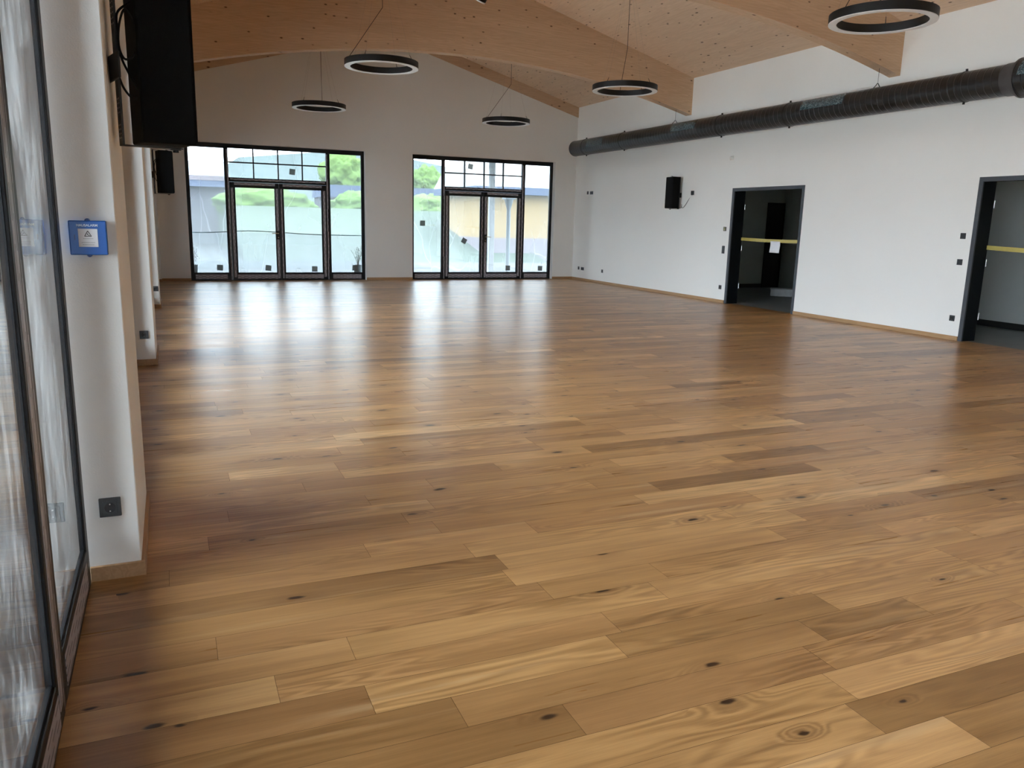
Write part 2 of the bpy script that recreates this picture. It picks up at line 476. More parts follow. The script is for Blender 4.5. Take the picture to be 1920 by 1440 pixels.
BLUE = simple('blue_alarm_casing', (0.004, 0.095, 0.40), 0.35, 0, 0.5, 0.05)
BLUEDK = simple('dark_blue_latch', (0.003, 0.030, 0.15), 0.4)
INK = simple('dark_ink', (0.03, 0.035, 0.04), 0.7)
INKL = simple('grey_ink', (0.28, 0.30, 0.32), 0.7)
LETTER = simple('white_lettering', (0.75, 0.85, 0.92), 0.5)
PLATE = simple('brass_thermostat_panel', (0.50, 0.45, 0.22), 0.5)
TUBGREY = simple('grey_tub', (0.62, 0.65, 0.65), 0.6)
JAMB = simple('shaded_door_jamb', (0.005, 0.007, 0.009), 0.6, 0, 0.2)  # shade inside the doorway put into the colour; same paint as the architrave
TILE = mat_tile()
# ------------------------------------------------------------------ dimensions of the hall (metres)
XR = 10.225            # right wall
XP = -0.182            # room face of the left pillars
XW = -0.373            # room face of the left windows
YF = 19.577            # far wall
YB = -5.6              # wall behind the camera
HU = 3.09              # head of the glazing
PIL = [(3.47, 4.38), (8.615, 9.52), (13.95, 14.86), (19.36, 19.577)]
XLW = -0.31            # where roof and left wall meet
RIDGE = (XR + XLW) / 2
def zr(x):
    return 4.52 + 0.2845 * ((XR - x) if x > RIDGE else (x - XLW))

def struct(o, label=None, cat=None):
    o['kind'] = 'structure'
    if label: o['label'] = label
    if cat: o['category'] = cat
    return o

# ------------------------------------------------------------------ floor: every plank is a face set in one mesh
def build_floor():
    W = 0.1635
    fixed = {(2.487, 2.6505): [0.515], (2.6505, 2.814): [0.075], (2.3235, 2.487): [0.241], (1.9965, 2.16): [0.75], (3.3045, 3.468): [-0.078, 0.76]}
    bm = bmesh.new()
    uvl = bm.loops.layers.uv.new('plank')
    cl = bm.loops.layers.float_color.new('tone')
    y = 2.487 - W * 50
    rnd = random.Random(5)
    gap = 0.0006
    def plank(x0, x1, y0, y1):
        a, b = x0 + gap, x1 - gap
        c, d = y0 + gap, y1 - gap
        vs = [bm.verts.new((px, py, 0)) for px, py in ((a, c), (b, c), (b, d), (a, d))]
        f = bm.faces.new(vs); f.material_index = 0
        ou, ov = rnd.uniform(0, 60), rnd.uniform(0, 30)
        t = min(1, max(0, rnd.gauss(0.5, 0.27))); s = rnd.random(); h = rnd.random()
        fl = rnd.choice((1, -1))
        for lp in f.loops:
            lp[uvl].uv = (ou + fl * lp.vert.co.x, ov + fl * (lp.vert.co.y - y0))
            lp[cl] = (t, s, h, 1)
    while y < 19.74:
        y1 = min(y + W, 19.74)
        if y1 > YB + 0.01:
            key = next((k for k in fixed if abs(k[0] - y) < 0.01), None)
            cuts = list(fixed[key]) if key else [-0.45 + rnd.uniform(0.25, 1.9)]
            while cuts[-1] < 10.4: cuts.append(cuts[-1] + rnd.choice((rnd.uniform(0.55, 1.0), rnd.uniform(0.9, 1.6), rnd.uniform(1.2, 1.9))))
            xs = [-0.45] + [c for c in cuts if -0.40 < c < 10.25] + [10.36]
            for a, b in zip(xs[:-1], xs[1:]): plank(a, b, max(y, YB), y1)
        y += W
    def quad(x0, x1, y0, y1, z, mi):
        f = bm.faces.new([bm.verts.new(p) for p in ((x0, y0, z), (x1, y0, z), (x1, y1, z), (x0, y1, z))]); f.material_index = mi
    quad(-0.45, 10.36, YB, 19.74, -0.0015, 1)
    # edge band so the floor has thickness
    for p in (((-0.45, YB), (10.36, YB)), ((10.36, YB), (10.36, 19.74)), ((10.36, 19.74), (-0.45, 19.74)), ((-0.45, 19.74), (-0.45, YB))):
        (x0, y0), (x1, y1) = p
        f = bm.faces.new([bm.verts.new(q) for q in ((x0, y0, -0.0015), (x0, y0, -0.03), (x1, y1, -0.03), (x1, y1, -0.0015))]); f.material_index = 1
    me = bpy.data.meshes.new('floor'); bm.to_mesh(me); bm.free()
    me.materials.append(OAK); me.materials.append(JOINT)
    return struct(link('floor', me), 'oiled oak plank floor running across the whole hall', 'floor')
build_floor()

# ------------------------------------------------------------------ walls
D1 = (10.984, 12.938); D2 = (5.75, 7.708); HD = 2.255; TW = 0.275
m = MB()
ys = [YB - 0.3, D2[0], D2[1], D1[0], D1[1], YF + 0.3]
for a, b in ((ys[0], ys[1]), (ys[2], ys[3]), (ys[4], ys[5])): m.box(XR, XR + TW, a, b, -0.05, 4.55)
for a, b in (D1, D2): m.box(XR, XR + TW, a, b, HD, 4.55)
struct(m.build('wall_right', WALL), 'long white plastered wall with two dark doorways', 'wall')

U1 = (0.433, 4.05); U2 = (5.6626, 3.942)
def gable(name, y0, y1, label, solid=False):
    m = MB()
    xs = [-0.6, U1[0], U1[0] + U1[1], U2[0], U2[0] + U2[1], XR + 0.275]
    for a, b in (((xs[0], 0.0), (0.93, xs[5])) if solid else ((xs[0], xs[1]), (xs[2], xs[3]), (xs[4], xs[5]))): m.box(a, b, y0, y1, -0.05, HU)
    m.prism([(-0.6, HU), (XR + 0.275, HU), (XR + 0.275, zr(XR) - 0.0), (XR, zr(XR) + 0.02), (RIDGE, zr(RIDGE) + 0.02), (XLW, zr(XLW) + 0.02), (-0.6, zr(XLW))], 'Y', y0, y1)
    return struct(m.build(name, WALL), label, 'wall')
gable('wall_far', YF, YF + 0.3, 'far white gable wall holding the two glazed door units')
gable('wall_rear', YB - 0.3, YB, 'white gable wall behind the viewpoint', True)

m = MB()
m.box(-0.6, -0.36, YB - 0.3, YF + 0.3, HU, 4.60)
struct(m.build('wall_left', WALL), 'white wall band above the left windows', 'wall')
plabels = ['white plastered window pillar carrying the blue alarm box', 'white plastered window pillar with a single socket near its foot, behind the alarm box pillar',
           'white plastered window pillar carrying the far loudspeaker', 'white plastered pillar in the far left corner of the hall']
for (a, b), lb in zip(PIL, plabels):
    struct(MB().box(-0.58, XP, a, b, 0.0, zr(XP) - 0.0, 0.004, 1).build('pillar', WALL), lb, 'pillar')
struct(MB().box(-0.58, XP, -1.72, -0.81, 0, zr(XP)).build('pillar', WALL), 'white plastered window pillar behind the viewpoint', 'pillar')

# ------------------------------------------------------------------ ceiling, arched beams, wall plate
m = MB()
m.prism([(XLW - 0.45, zr(XLW) - 0.128), (RIDGE, zr(RIDGE)), (RIDGE, zr(RIDGE) + 0.25), (XLW - 0.45, zr(XLW) + 0.12)], 'Y', YB - 0.5, YF + 0.6)
m.prism([(RIDGE, zr(RIDGE)), (XR + 0.45, zr(XR) - 0.128), (XR + 0.45, zr(XR) + 0.12), (RIDGE, zr(RIDGE) + 0.25)], 'Y', YB - 0.5, YF + 0.6)
struct(m.build('ceiling', CLT), 'pitched spruce panel ceiling with many small knots', 'ceiling')

def beam(y, label):
    n = 48
    xs = [XLW + (XR - XLW) * i / n for i in range(n + 1)]
    low = [(x, 4.474 - 0.0262 * (x - 5.12) ** 2) for x in xs]
    top = [(XR, zr(XR) + 0.01), (RIDGE, zr(RIDGE) + 0.01), (XLW, zr(XLW) + 0.01)]
    o = MB().prism(low + top, 'Y', y, y + 0.2, 0.0).build('beam', GLULAM)
    return struct(o, label, 'beam')
beam(14.474, 'arched glulam beam spanning the middle of the picture over the ring lamps')
beam(9.241, 'nearer arched glulam beam ending at the right wall behind the largest ring lamp')
beam(4.008, 'arched glulam beam just above the viewpoint')
beam(-1.225, 'arched glulam beam behind the viewpoint')
m = MB()
for s in (0, 1):
    xa, xb = (RIDGE, XR) if s == 0 else (XLW, RIDGE)
    m.prism([(xa, zr(xa) - 0.255), (xb, zr(xb) - 0.255), (xb, zr(xb) + 0.005), (xa, zr(xa) + 0.005)], 'Y', YF - 0.025, YF + 0.02)
struct(m.build('trim_1', GLULAM), 'spruce rafter following the gable of the far wall', 'trim')

# ------------------------------------------------------------------ skirting boards
SK = 0.062; ST = 0.016
def skirt(name, x0, x1, y0, y1, lab, mat=SKIRT):
    struct(MB().box(x0, x1, y0, y1, 0.0, SK, 0.002, 1).build(name, mat), lab, 'baseboard')
skirt('baseboard_right', XR - ST, XR, D1[1] + 0.0, YF, 'oak skirting on the right wall beyond the far doorway')
skirt('baseboard_right', XR - ST, XR, D2[1], D1[0], 'oak skirting on the right wall between the two doorways')
skirt('baseboard_right', XR - ST, XR, YB, D2[0], 'oak skirting on the right wall before the near doorway')
for a, b, lb in ((XP + 0.016, U1[0], 'short oak skirting left of the left glazed door unit'), (U1[0] + U1[1], U2[0], 'oak skirting between the two glazed door units'), (U2[0] + U2[1], XR - ST, 'short oak skirting between right glazed unit and corner')):
    skirt('baseboard_far', a, b, YF - ST, YF, lb, SKIRTX)
pn = ['oak skirting round the pillar with the alarm box', 'oak skirting round the second pillar', 'oak skirting round the pillar with the far loudspeaker', 'oak skirting round the far corner pillar']
for (a, b), lb in zip(PIL, pn):
    m = MB().box(XW, XP + ST, a - ST, a, 0, SK, 0.0015, 1).box(XP, XP + ST, a, min(b, YF - ST), 0, SK, 0.0015, 1)
    if b < 19: m.box(XW, XP + ST, b, b + ST, 0, SK, 0.0015, 1)
    struct(m.build('baseboard_left', SKIRT), lb, 'baseboard')

# ------------------------------------------------------------------ glazed door units
def unit(name, W, origin, rotz, label, stickers=(), handle=1, glass=None, full=True):
    glass = glass or GLASS
    s = W / 4.05
    X = lambda v: v * s
    root = thing(name, label, 'window', origin, rotz, kind='structure')
    F0, F1 = 0.0, 0.085
    post, m1a, m1b = 0.066, 0.84, 0.92
    m = MB()
    m.box(0, X(post), F0, F1, 0, HU, 0.003, 1); m.box(W - X(post), W, F0, F1, 0, HU, 0.003, 1)
    m.box(X(post), W - X(post), F0, F1, 3.0, HU, 0.003, 1)
    for a, b in ((m1a, m1b), (4.05 - m1b, 4.05 - m1a)): m.box(X(a), X(b), F0, F1, 0, 3.0, 0.003, 1)
    m.box(X(m1b), W - X(m1b), F0, F1, 2.255, 2.35, 0.003, 1)
    for a, b in ((post, m1a), (4.05 - m1a, 4.05 - post)): m.box(X(a), X(b), F0, F1, 0, 0.17, 0.003, 1)
    m.box(X(m1b), W - X(m1b), F0 + 0.01, F1, 0, 0.014)
    x0, x1 = X(m1b), W - X(m1b)
    for k in (1, 2, 3):
        xm = x0 + (x1 - x0) * k / 4
        m.box(xm - 0.014, xm + 0.014, F0 + 0.006, F1 - 0.015, 2.35, 3.0)
    m.box(x0, x1, F0 + 0.006, F1 - 0.015, 2.676, 2.704)
    # glazing beads
    for a, b, zl, zh in ((post, m1a, 0.17, 3.0), (4.05 - m1a, 4.05 - post, 0.17, 3.0)):
        a, b = X(a), X(b)
        for q in ((a, a + 0.012, zl, zh), (b - 0.012, b, zl, zh), (a, b, zl, zl + 0.012), (a, b, zh - 0.012, zh)): m.box(q[0], q[1], 0.008, 0.040, q[2], q[3])
    m.build('frame', FRAME, root)
    for a, b in ((post, m1a), (4.05 - m1a, 4.05 - post)):
        MB().box(X(a), X(b), 0.012, 0.020, 0.17, 3.0).build('pane', glass, root)
    MB().box(x0, x1, 0.020, 0.028, 2.35, 3.0).build('transom_pane', glass, root)
    # door leaves
    for side in (0, 1):
        a, b = (0.925, 2.022) if side == 0 else (2.028, 3.125)
        a, b = X(a), X(b)
        st_out, st_in = 0.11, 0.09
        sa, sb = (st_out, st_in) if side == 0 else (st_in, st_out)
        L0, L1 = -0.006, 0.07
        m = MB()
        m.box(a, a + sa, L0, L1, 0.016, 2.25, 0.003, 1); m.box(b - sb, b, L0, L1, 0.016, 2.25, 0.003, 1)
        m.box(a + sa, b - sb, L0, L1, 0.016, 0.17, 0.003, 1); m.box(a + sa, b - sb, L0, L1, 2.14, 2.25, 0.003, 1)
        ga, gb = a + sa, b - sb
        for q in ((ga, ga + 0.012, 0.17, 2.14), (gb - 0.012, gb, 0.17, 2.14), (ga, gb, 0.17, 0.182), (ga, gb, 2.128, 2.14)): m.box(q[0], q[1], 0.003, 0.040, q[2], q[3])
        leaf = m.build('door_leaf', FRAME, root)
        MB().box(ga, gb, 0.008, 0.016, 0.17, 2.14).build('pane', glass, leaf)
        if full:
            T0 = L0 - 0.0015
            MB().box(ga - 0.01, gb + 0.01, T0, L0, 0.035, 0.135).box(ga - 0.005, gb + 0.005, T0, L0, 2.185, 2.237).split('protective_tape', TAPE_H, leaf)
            m = MB()
            if side == 0:
                m.box(a + 0.028, a + 0.082, T0, L0, 0.07, 2.12)
                if handle == 1: m.box(b - 0.075, b - 0.022, T0, L0, 1.16, 2.13).box(b - 0.075, b - 0.022, T0, L0, 0.04, 0.96)
                else: m.box(b - 0.062, b - 0.027, T0, L0, 0.04, 2.13)
            else:
                m.box(b - 0.082, b - 0.028, T0, L0, 0.07, 2.12)
                if handle == 2: m.box(a + 0.022, a + 0.075, T0, L0, 1.16, 2.13).box(a + 0.022, a + 0.075, T0, L0, 0.04, 0.96)
                else: m.box(a + 0.027, a + 0.062, T0, L0, 0.04, 2.13)
            m.split('protective_tape', TAPE_V, leaf)
        if (side == 0 and handle == 1) or (side == 1 and handle == 2):
            d = -1 if side == 0 else 1
            hx = b - 0.045 if side == 0 else a + 0.045
            m = MB().box(hx - 0.022, hx + 0.022, L0 - 0.010, L0, 0.965, 1.155, 0.004, 2)
            m.build('lock_plate', GASKET, leaf)
            m = MB().cyl((hx, L0 - 0.008, 1.10), (hx, L0 - 0.055, 1.10), 0.011)
            m.tube([(hx, L0 - 0.055, 1.10), (hx + d * 0.03, L0 - 0.058, 1.102), (hx + d * 0.125, L0 - 0.058, 1.102), (hx + d * 0.15, L0 - 0.05, 1.092)], 0.010, 10)
            m.cyl((hx, L0 - 0.008, 1.005), (hx, L0 - 0.018, 1.005), 0.012)
            m.build('handle', BRASS, leaf, smooth=True)
    if full:
        T0 = -0.0015
        m = MB()
        for a, b in ((0.10, 0.80), (3.25, 3.95)): m.box(X(a), X(b), T0, 0, 0.03, 0.135)
        m.box(X(0.95), X(3.10), T0, 0, 2.295, 2.33)
        m.split('protective_tape', TAPE_H, root)
        m = MB()
        rr = random.Random(int(origin[0] * 10) + 3)
        for xa in (0.885, 3.135):
            z = 0.01
            while z < 2.96:
                z2 = min(2.97, z + rr.uniform(0.5, 0.8)); o_ = rr.uniform(-0.006, 0.006)
                m.box(X(xa) + o_, X(xa) + 0.03 + o_, T0, 0, z, z2); z = z2
        m.split('protective_tape', TAPE_V, root)
    for (sx, sz, ang, onleaf) in stickers:
        yy = 0.0065 if onleaf else 0.0105
        b = MB().box(-0.066, 0.066, -0.001, 0.001, -0.066, 0.066)
        o = b.build('sticker', STICK, root, (sx, yy, sz)); o.rotation_euler = (0, ang, 0)
        o['label'] = 'small grey square sticker on the glass'
    return root
YU = 19.727
unit('window_1', U1[1], (U1[0], YU, 0), 0, 'left glazed double door unit in the far wall, taped dark frames',
     [(0.638, 0.294, 0.06, 0), (1.722, 0.286, 0.1, 1), (2.808, 0.262, 0.03, 1), (3.795, 0.287, 0.05, 0), (2.345, 2.533, 0.1, 0)], 1, GLASS_F)
unit('window_2', U2[1], (U2[0], YU, 0), 0, 'right glazed double door unit in the far wall, taped dark frames',
     [(0.307, 1.417, 0.0, 0), (1.433, 0.991, 0.5, 1), (2.689, 0.287, 0.02, 1), (3.65, 0.279, 0.03, 0), (1.586, 2.873, 0.2, 0)], 2, GLASS_F)
# left wall: four bays, seen only edge-on
unit('window_3', 4.25, (XW, -0.80, 0), PI / 2, 'near left glazed unit seen edge-on at the picture edge', [], 1, GLASS_S)
unit('window_4', 4.235, (XW, 4.38, 0), PI / 2, 'second left glazed unit, hidden behind the alarm box pillar', [], 1)
unit('window_5', 4.43, (XW, 9.52, 0), PI / 2, 'third left glazed unit, hidden behind the pillars', [], 1)
unit('window_6', 4.50, (XW, 14.86, 0), PI / 2, 'fourth left glazed unit, hidden behind the pillars', [], 1)
t = thing('window_added', 'narrow tall window added behind the viewpoint to light the pillars', 'window', (0.0, YB - 0.15, 0), 0, kind='structure')  # added, out of view: brings daylight onto the pillar fronts
MB().box(0, 0.04, -0.08, 0, 0, HU).box(0.89, 0.93, -0.08, 0, 0, HU).box(0.04, 0.89, -0.08, 0, 0, 0.05).box(0.04, 0.89, -0.08, 0, HU - 0.05, HU).build('frame', FRAME, t)
MB().box(0.04, 0.89, -0.045, -0.037, 0.05, HU - 0.05).build('pane', GLASS, t)
unit('window_7', 3.88, (XW, YB, 0), PI / 2, 'left glazed unit behind the viewpoint', [], 1, full=False)

# ------------------------------------------------------------------ doorways in the right wall
def doorway(name, y0, y1, label):
    root = thing(name, label, 'doorway', (XR, (y0 + y1) / 2, 0), 0, kind='structure')
    h = (y1 - y0) / 2
    A = 0.062
    m = MB()
    for s in (-1, 1):
        a, b = sorted((s * h, s * (h - A))); m.box(-0.006, 0.02, a, b, 0, HD, 0.002, 1)
    m.box(-0.006, 0.02, -h + A, h - A, HD - A, HD, 0.002, 1)
    m.build('architrave', DOORGREY, root)
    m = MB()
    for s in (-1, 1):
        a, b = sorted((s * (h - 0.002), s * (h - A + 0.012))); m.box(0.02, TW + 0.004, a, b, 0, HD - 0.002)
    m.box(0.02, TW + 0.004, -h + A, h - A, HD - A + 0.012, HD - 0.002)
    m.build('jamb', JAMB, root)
    m = MB()
    for z in (0.35, 1.10, 1.9):
        m.cyl((TW + 0.012, h - A + 0.006, z - 0.05), (TW + 0.012, h - A + 0.006, z + 0.05), 0.009, 10)
    m.split('hinge', STEEL, root, smooth=True)
    return root
doorway('door_1', *D1, 'far dark doorway in the right wall with a paper on its yellow tape')
doorway('door_2', *D2, 'near dark doorway cut off by the right picture edge')

# ------------------------------------------------------------------ corridor behind the right wall
XC = XR + TW
struct(MB().box(10.36, 14.9, 2.0, 16.7, -0.06, -0.002).build('floor_corridor', TILE), 'grey tiled corridor floor behind the doorways', 'floor')
struct(MB().box(XC, 14.9, 2.0, 16.7, 2.75, 2.85).build('ceiling_corridor', GREYWALL), 'low ceiling over the corridor', 'ceiling')
m = MB().box(12.43, 12.6, 2.0, 9.6, 0, 2.75).box(12.6, 14.72, 9.43, 9.6, 0, 2.75).box(14.55, 14.72, 9.6, 16.3, 0, 2.75).box(XC, 14.72, 16.30, 16.5, 0, 2.75).box(XC, 12.6, 1.9, 2.05, 0, 2.75)
struct(m.build('wall_corridor', GREYWALL), 'grey painted corridor walls behind the doorways', 'wall')
struct(MB().box(12.415, 12.43, 2.05, 9.6, 0, 0.10).box(XC + 0.02, 14.0, 16.285, 16.30, 0, 0.10).build('baseboard_corridor', DOORBLACK), 'black corridor skirting', 'baseboard')
t = thing('door_3', 'tall black door at the end of the corridor', 'door', (14.28, 16.30, 0), 0, kind='structure')
MB().box(-0.24, 0.24, -0.035, -0.002, 0, 2.11, 0.003, 1).build('leaf', DOORBLACK, t)
MB().box(-0.27, -0.24, -0.045, -0.001, 0, 2.14).box(0.24, 0.265, -0.045, -0.001, 0, 2.14).box(-0.24, 0.24, -0.045, -0.001, 2.11, 2.14).build('frame', DOORBLACK, t)

t = thing('tub', 'low round fronted grey tub on the corridor floor', 'tub', (12.80, 14.15, 0))
pr = [(-0.27, -0.13), (-0.18, -0.175), (-0.06, -0.20), (0.06, -0.20), (0.18, -0.175), (0.27, -0.13), (0.27, 0.18), (-0.27, 0.18)]
o = MB().prism([(x * 0.95, y * 0.95) for x, y in pr], 'Z', 0, 0.145, 0.008).build('body', TUBGREY, t); o.rotation_euler = (0, 0, -0.75)
o = MB().prism(pr, 'Z', 0.145, 0.165, 0.004).build('lid', TUBGREY, t); o.rotation_euler = (0, 0, -0.75)

# ------------------------------------------------------------------ barrier tapes and note
def tape(name, p0, p1, label):
    p0, p1 = Vector(p0), Vector(p1)
    d = p1 - p0; L = d.length
    root = (p0 + p1) / 2
    n = 14
    b = bmesh.new()
    rows = []
    for i in range(n + 1):
        u = i / n - 0.5
        sag = -0.010 * (1 - (2 * u) ** 2)
        q = d * u + Vector((0, 0, sag)); w = 0.003 * math.sin(i * 1.7)
        rows.append([b.verts.new(q + Vector((w + dx, 0, dz))) for dx, dz in ((-0.0006, -0.03), (-0.0006, 0.03), (0.0006, 0.03), (0.0006, -0.03))])
    for i in range(n):
        for k in range(4): b.faces.new((rows[i][k], rows[i][(k + 1) % 4], rows[i + 1][(k + 1) % 4], rows[i + 1][k]))
    b.faces.new(rows[0]); b.faces.new(rows[-1])
    bmesh.ops.recalc_face_normals(b, faces=b.faces)
    m = MB(); m._take(b)
    return tag(m.build(name, YELLOW, None, root), label, 'barrier tape')
tape('barrier_tape', (10.485, 12.886, 1.283), (10.27, 11.037, 1.283), 'yellow barrier tape across the far doorway with the paper')
tape('barrier_tape', (10.485, 7.656, 1.313), (10.30, 5.80, 1.285), 'yellow barrier tape across the near doorway at the picture edge')
b = bmesh.new(); rows = []
for i in range(7):
    z = 0.105 - 0.21 * i / 6
    rows.append([b.verts.new((0.006 * math.sin(i * 0.8) + 0.004 * math.cos(k * 1.3), -0.1485 + 0.297 * k / 6, z)) for k in range(7)])
for i in range(6):
    for k in range(6): b.faces.new((rows[i][k], rows[i][k + 1], rows[i + 1][k + 1], rows[i + 1][k]))
m = MB(); m._take(b)
o = m.build('paper_note', PAPER, None, (10.333, 11.735, 1.163), -0.12, smooth=True)
mod = o.modifiers.new('thick', 'SOLIDIFY'); mod.thickness = 0.001
tag(o, 'white sheet of paper stuck to the yellow tape in the far doorway', 'paper')

# ------------------------------------------------------------------ sockets, switches and other wall fittings
def plate(name, label, cat, loc, rotz, kind, group=None):
    """local: wall face at x = 0, fitting stands out towards -x; y along the wall"""
    t = thing(name, label, cat, loc, rotz, group)
    if kind == 'socket':
        MB().box(-0.011, 0, -0.0405, 0.0405, -0.0405, 0.0405, 0.003, 2).build('face_plate', SOCK, t)
        b = MB().box(-0.0135, -0.011, -0.027, 0.027, -0.027, 0.027, 0.002, 1); b.build('insert', SOCK, t)
        MB().lathe([(0.0, -0.0137), (0.0185, -0.0137), (0.0195, -0.0142), (0.021, -0.0142), (0.021, -0.0132), (0.0, -0.0132)], 32, False, Matrix.Rotation(PI / 2, 4, 'Y')).build('well', GASKET, t, smooth=True)
        MB().sphere((-0.0142, 0, 0.0145), 0.003).sphere((-0.0142, 0, -0.0145), 0.003).split('earth_clip', STEEL, t)
    elif kind == 'double':
        MB().box(-0.011, 0, -0.0765, 0.0765, -0.0405, 0.0405, 0.003, 2).build('face_plate', SOCK, t)
        for y in (-0.036, 0.036):
            MB().box(-0.0135, -0.011, y - 0.027, y + 0.027, -0.027, 0.027, 0.002, 1).lathe([(0.0, 0.0137), (0.0195, 0.0137), (0.0195, 0.0142), (0.0, 0.0142)], 24, False, Matrix.Translation((0, y, 0)) @ Matrix.Rotation(-PI / 2, 4, 'Y')).build('insert', GASKET, t)
    elif kind == 'switch':
        MB().box(-0.010, 0, -0.0405, 0.0405, -0.0405, 0.0405, 0.003, 2).build('face_plate', SOCK, t)
        MB().box(-0.0145, -0.010, -0.0275, 0.0275, -0.0275, 0.0275, 0.002, 1).build('rocker', SOCK, t)
    elif kind == 'tall':
        MB().box(-0.010, 0, -0.0405, 0.0405, -0.0765, 0.0765, 0.003, 2).build('face_plate', SOCK, t)
        for z in (-0.036, 0.036): MB().box(-0.0145, -0.010, -0.0275, 0.0275, z - 0.0275, z + 0.0275, 0.002, 1).build('rocker', SOCK, t)
    elif kind == 'thermo':
        MB().box(-0.012, 0, -0.0405, 0.0405, -0.0405, 0.0405, 0.003, 2).build('face_plate', SOCK, t)
        MB().box(-0.0145, -0.012, -0.026, 0.026, 0.006, 0.026, 0.001, 1).box(-0.0145, -0.012, -0.026, 0.026, -0.026, -0.006, 0.001, 1).split('panel', PLATE, t)
    return t
for nm, lb, cat, y, z, k in (  # wall plates are plain blanks that reuse the switch shape
    ('blank_plate', 'narrow black plate beside the double socket, high near the far corner', 'wall plate', 18.86, 2.302, 'switch'),
    ('double_socket', 'black double socket plate high on the wall near the far corner', 'socket', 18.655, 2.297, 'double'),
    ('blank_plate', 'narrow black plate beside the double socket, low near the far corner', 'wall plate', 19.20, 0.321, 'switch'),
    ('double_socket', 'black double socket plate low on the wall near the far corner', 'socket', 18.985, 0.315, 'double'),
    ('wall_socket', 'single black socket low on the wall, apart from the corner pair', 'socket', 17.912, 0.318, 'socket'),
    ('thermostat_switch', 'small black thermostat with two yellowish panels beside the far doorway', 'thermostat', 13.082, 1.469, 'thermo'),
    ('double_switch', 'tall black double rocker switch beside the far doorway', 'switch', 13.084, 1.061, 'tall'),
    ('wall_socket', 'black socket low on the wall just before the far doorway frame', 'socket', 13.093, 0.311, 'socket'),
    ('blank_plate', 'upper of two black square plates beside the near doorway', 'wall plate', 7.839, 1.463, 'switch'),
    ('light_switch', 'lower of two black square plates beside the near doorway, at handle height', 'switch', 7.837, 1.101, 'switch'),
    ('wall_socket', 'black socket low on the wall beside the near doorway frame', 'socket', 7.836, 0.31, 'socket')):
    plate(nm, lb, cat, (XR, y, z), 0, k)
plate('wall_socket', 'large looking black socket low on the pillar under the alarm box', 'socket', (-0.2825, PIL[0][0], 0.313), PI / 2, 'socket')
plate('wall_socket', 'black socket near the foot of the second pillar', 'socket', (-0.277, PIL[1][0], 0.310), PI / 2, 'socket')
plate('wall_socket', 'black socket low on the third pillar, partly hidden', 'socket', (-0.235, PIL[2][0], 0.312), PI / 2, 'socket')

t = thing('presence_detector', 'small white round detector on the right wall above the doorway', 'detector', (XR, 13.02, 2.83))
MB().box(-0.022, 0, -0.045, 0.045, -0.045, 0.045, 0.008, 2).build('base', WHITEP, t)
MB().sphere((-0.03, 0, 0), 0.040, 0.9, 1, 0.9, 24).build('dome', WHITEP, t, smooth=True)

# blue alarm box on the first pillar
t = thing('alarm_box', 'blue house alarm box with white notice on the first pillar', 'alarm box', (-0.2795, PIL[0][0], 1.402), 0)
MB().box(-0.064, 0.064, -0.036, 0, -0.064, 0.064, 0.004, 3).build('casing', BLUE, t)
MB().cyl((0, -0.030, 0.0635), (0, -0.006, 0.0635), 0.009, 20).cyl((0, -0.030, -0.0635), (0, -0.006, -0.0635), 0.009, 20).split('latch', BLUEDK, t)
MB().box(-0.0465, -0.043, -0.0372, -0.036, -0.008, 0.012).build('slot', BLUEDK, t)
MB().box(-0.033, 0.033, -0.0375, -0.036, -0.034, 0.034, 0.0005, 1).build('notice', PAPER, t)
m = MB()
tri = [(-0.0115, 0.006), (0.0115, 0.006), (0.0, 0.026)]
for i in range(3):
    a, b_ = tri[i], tri[(i + 1) % 3]
    m.cyl((a[0], -0.0378, a[1]), (b_[0], -0.0378, b_[1]), 0.0012, 8)
m.sphere((-0.001, -0.0378, 0.014), 0.0022, 1, 0.3, 1).cyl((0.0, -0.0378, 0.011), (0.006, -0.0378, 0.008), 0.001, 6).build('warning_sign', INK, t)
m = MB()
for z, x0, x1 in ((-0.003, -0.017, 0.017), (-0.0175, -0.023, 0.023), (-0.0255, -0.020, 0.020)):
    x = x0; rr = random.Random(int(abs(z) * 1e5))
    while x < x1:
        w = rr.uniform(0.002, 0.006); m.box(x, min(x + w, x1), -0.0379, -0.0374, z - 0.0007, z + 0.0007); x += w + 0.0007
m.build('small_print', INKL, t)
cu = bpy.data.curves.new('lettering', 'FONT'); cu.body = 'HAUSALARM'; cu.size = 0.0125; cu.align_x = 'CENTER'; cu.align_y = 'CENTER'; cu.extrude = 0.0003; cu.offset = 0.0003
cu.materials.append(LETTER)
o = bpy.data.objects.new('lettering', cu); C.objects.link(o); o.parent = t; o.location = (-0.001, -0.0368, 0.0465); o.rotation_euler = (PI / 2, 0, 0)
bpy.context.view_layer.update()
txt = bpy.data.meshes.new_from_object(o.evaluated_get(bpy.context.evaluated_depsgraph_get()))
bpy.data.objects.remove(o)
o = link('lettering', txt, t, (-0.001, -0.0368, 0.0465)); o.rotation_euler = (PI / 2, 0, 0)

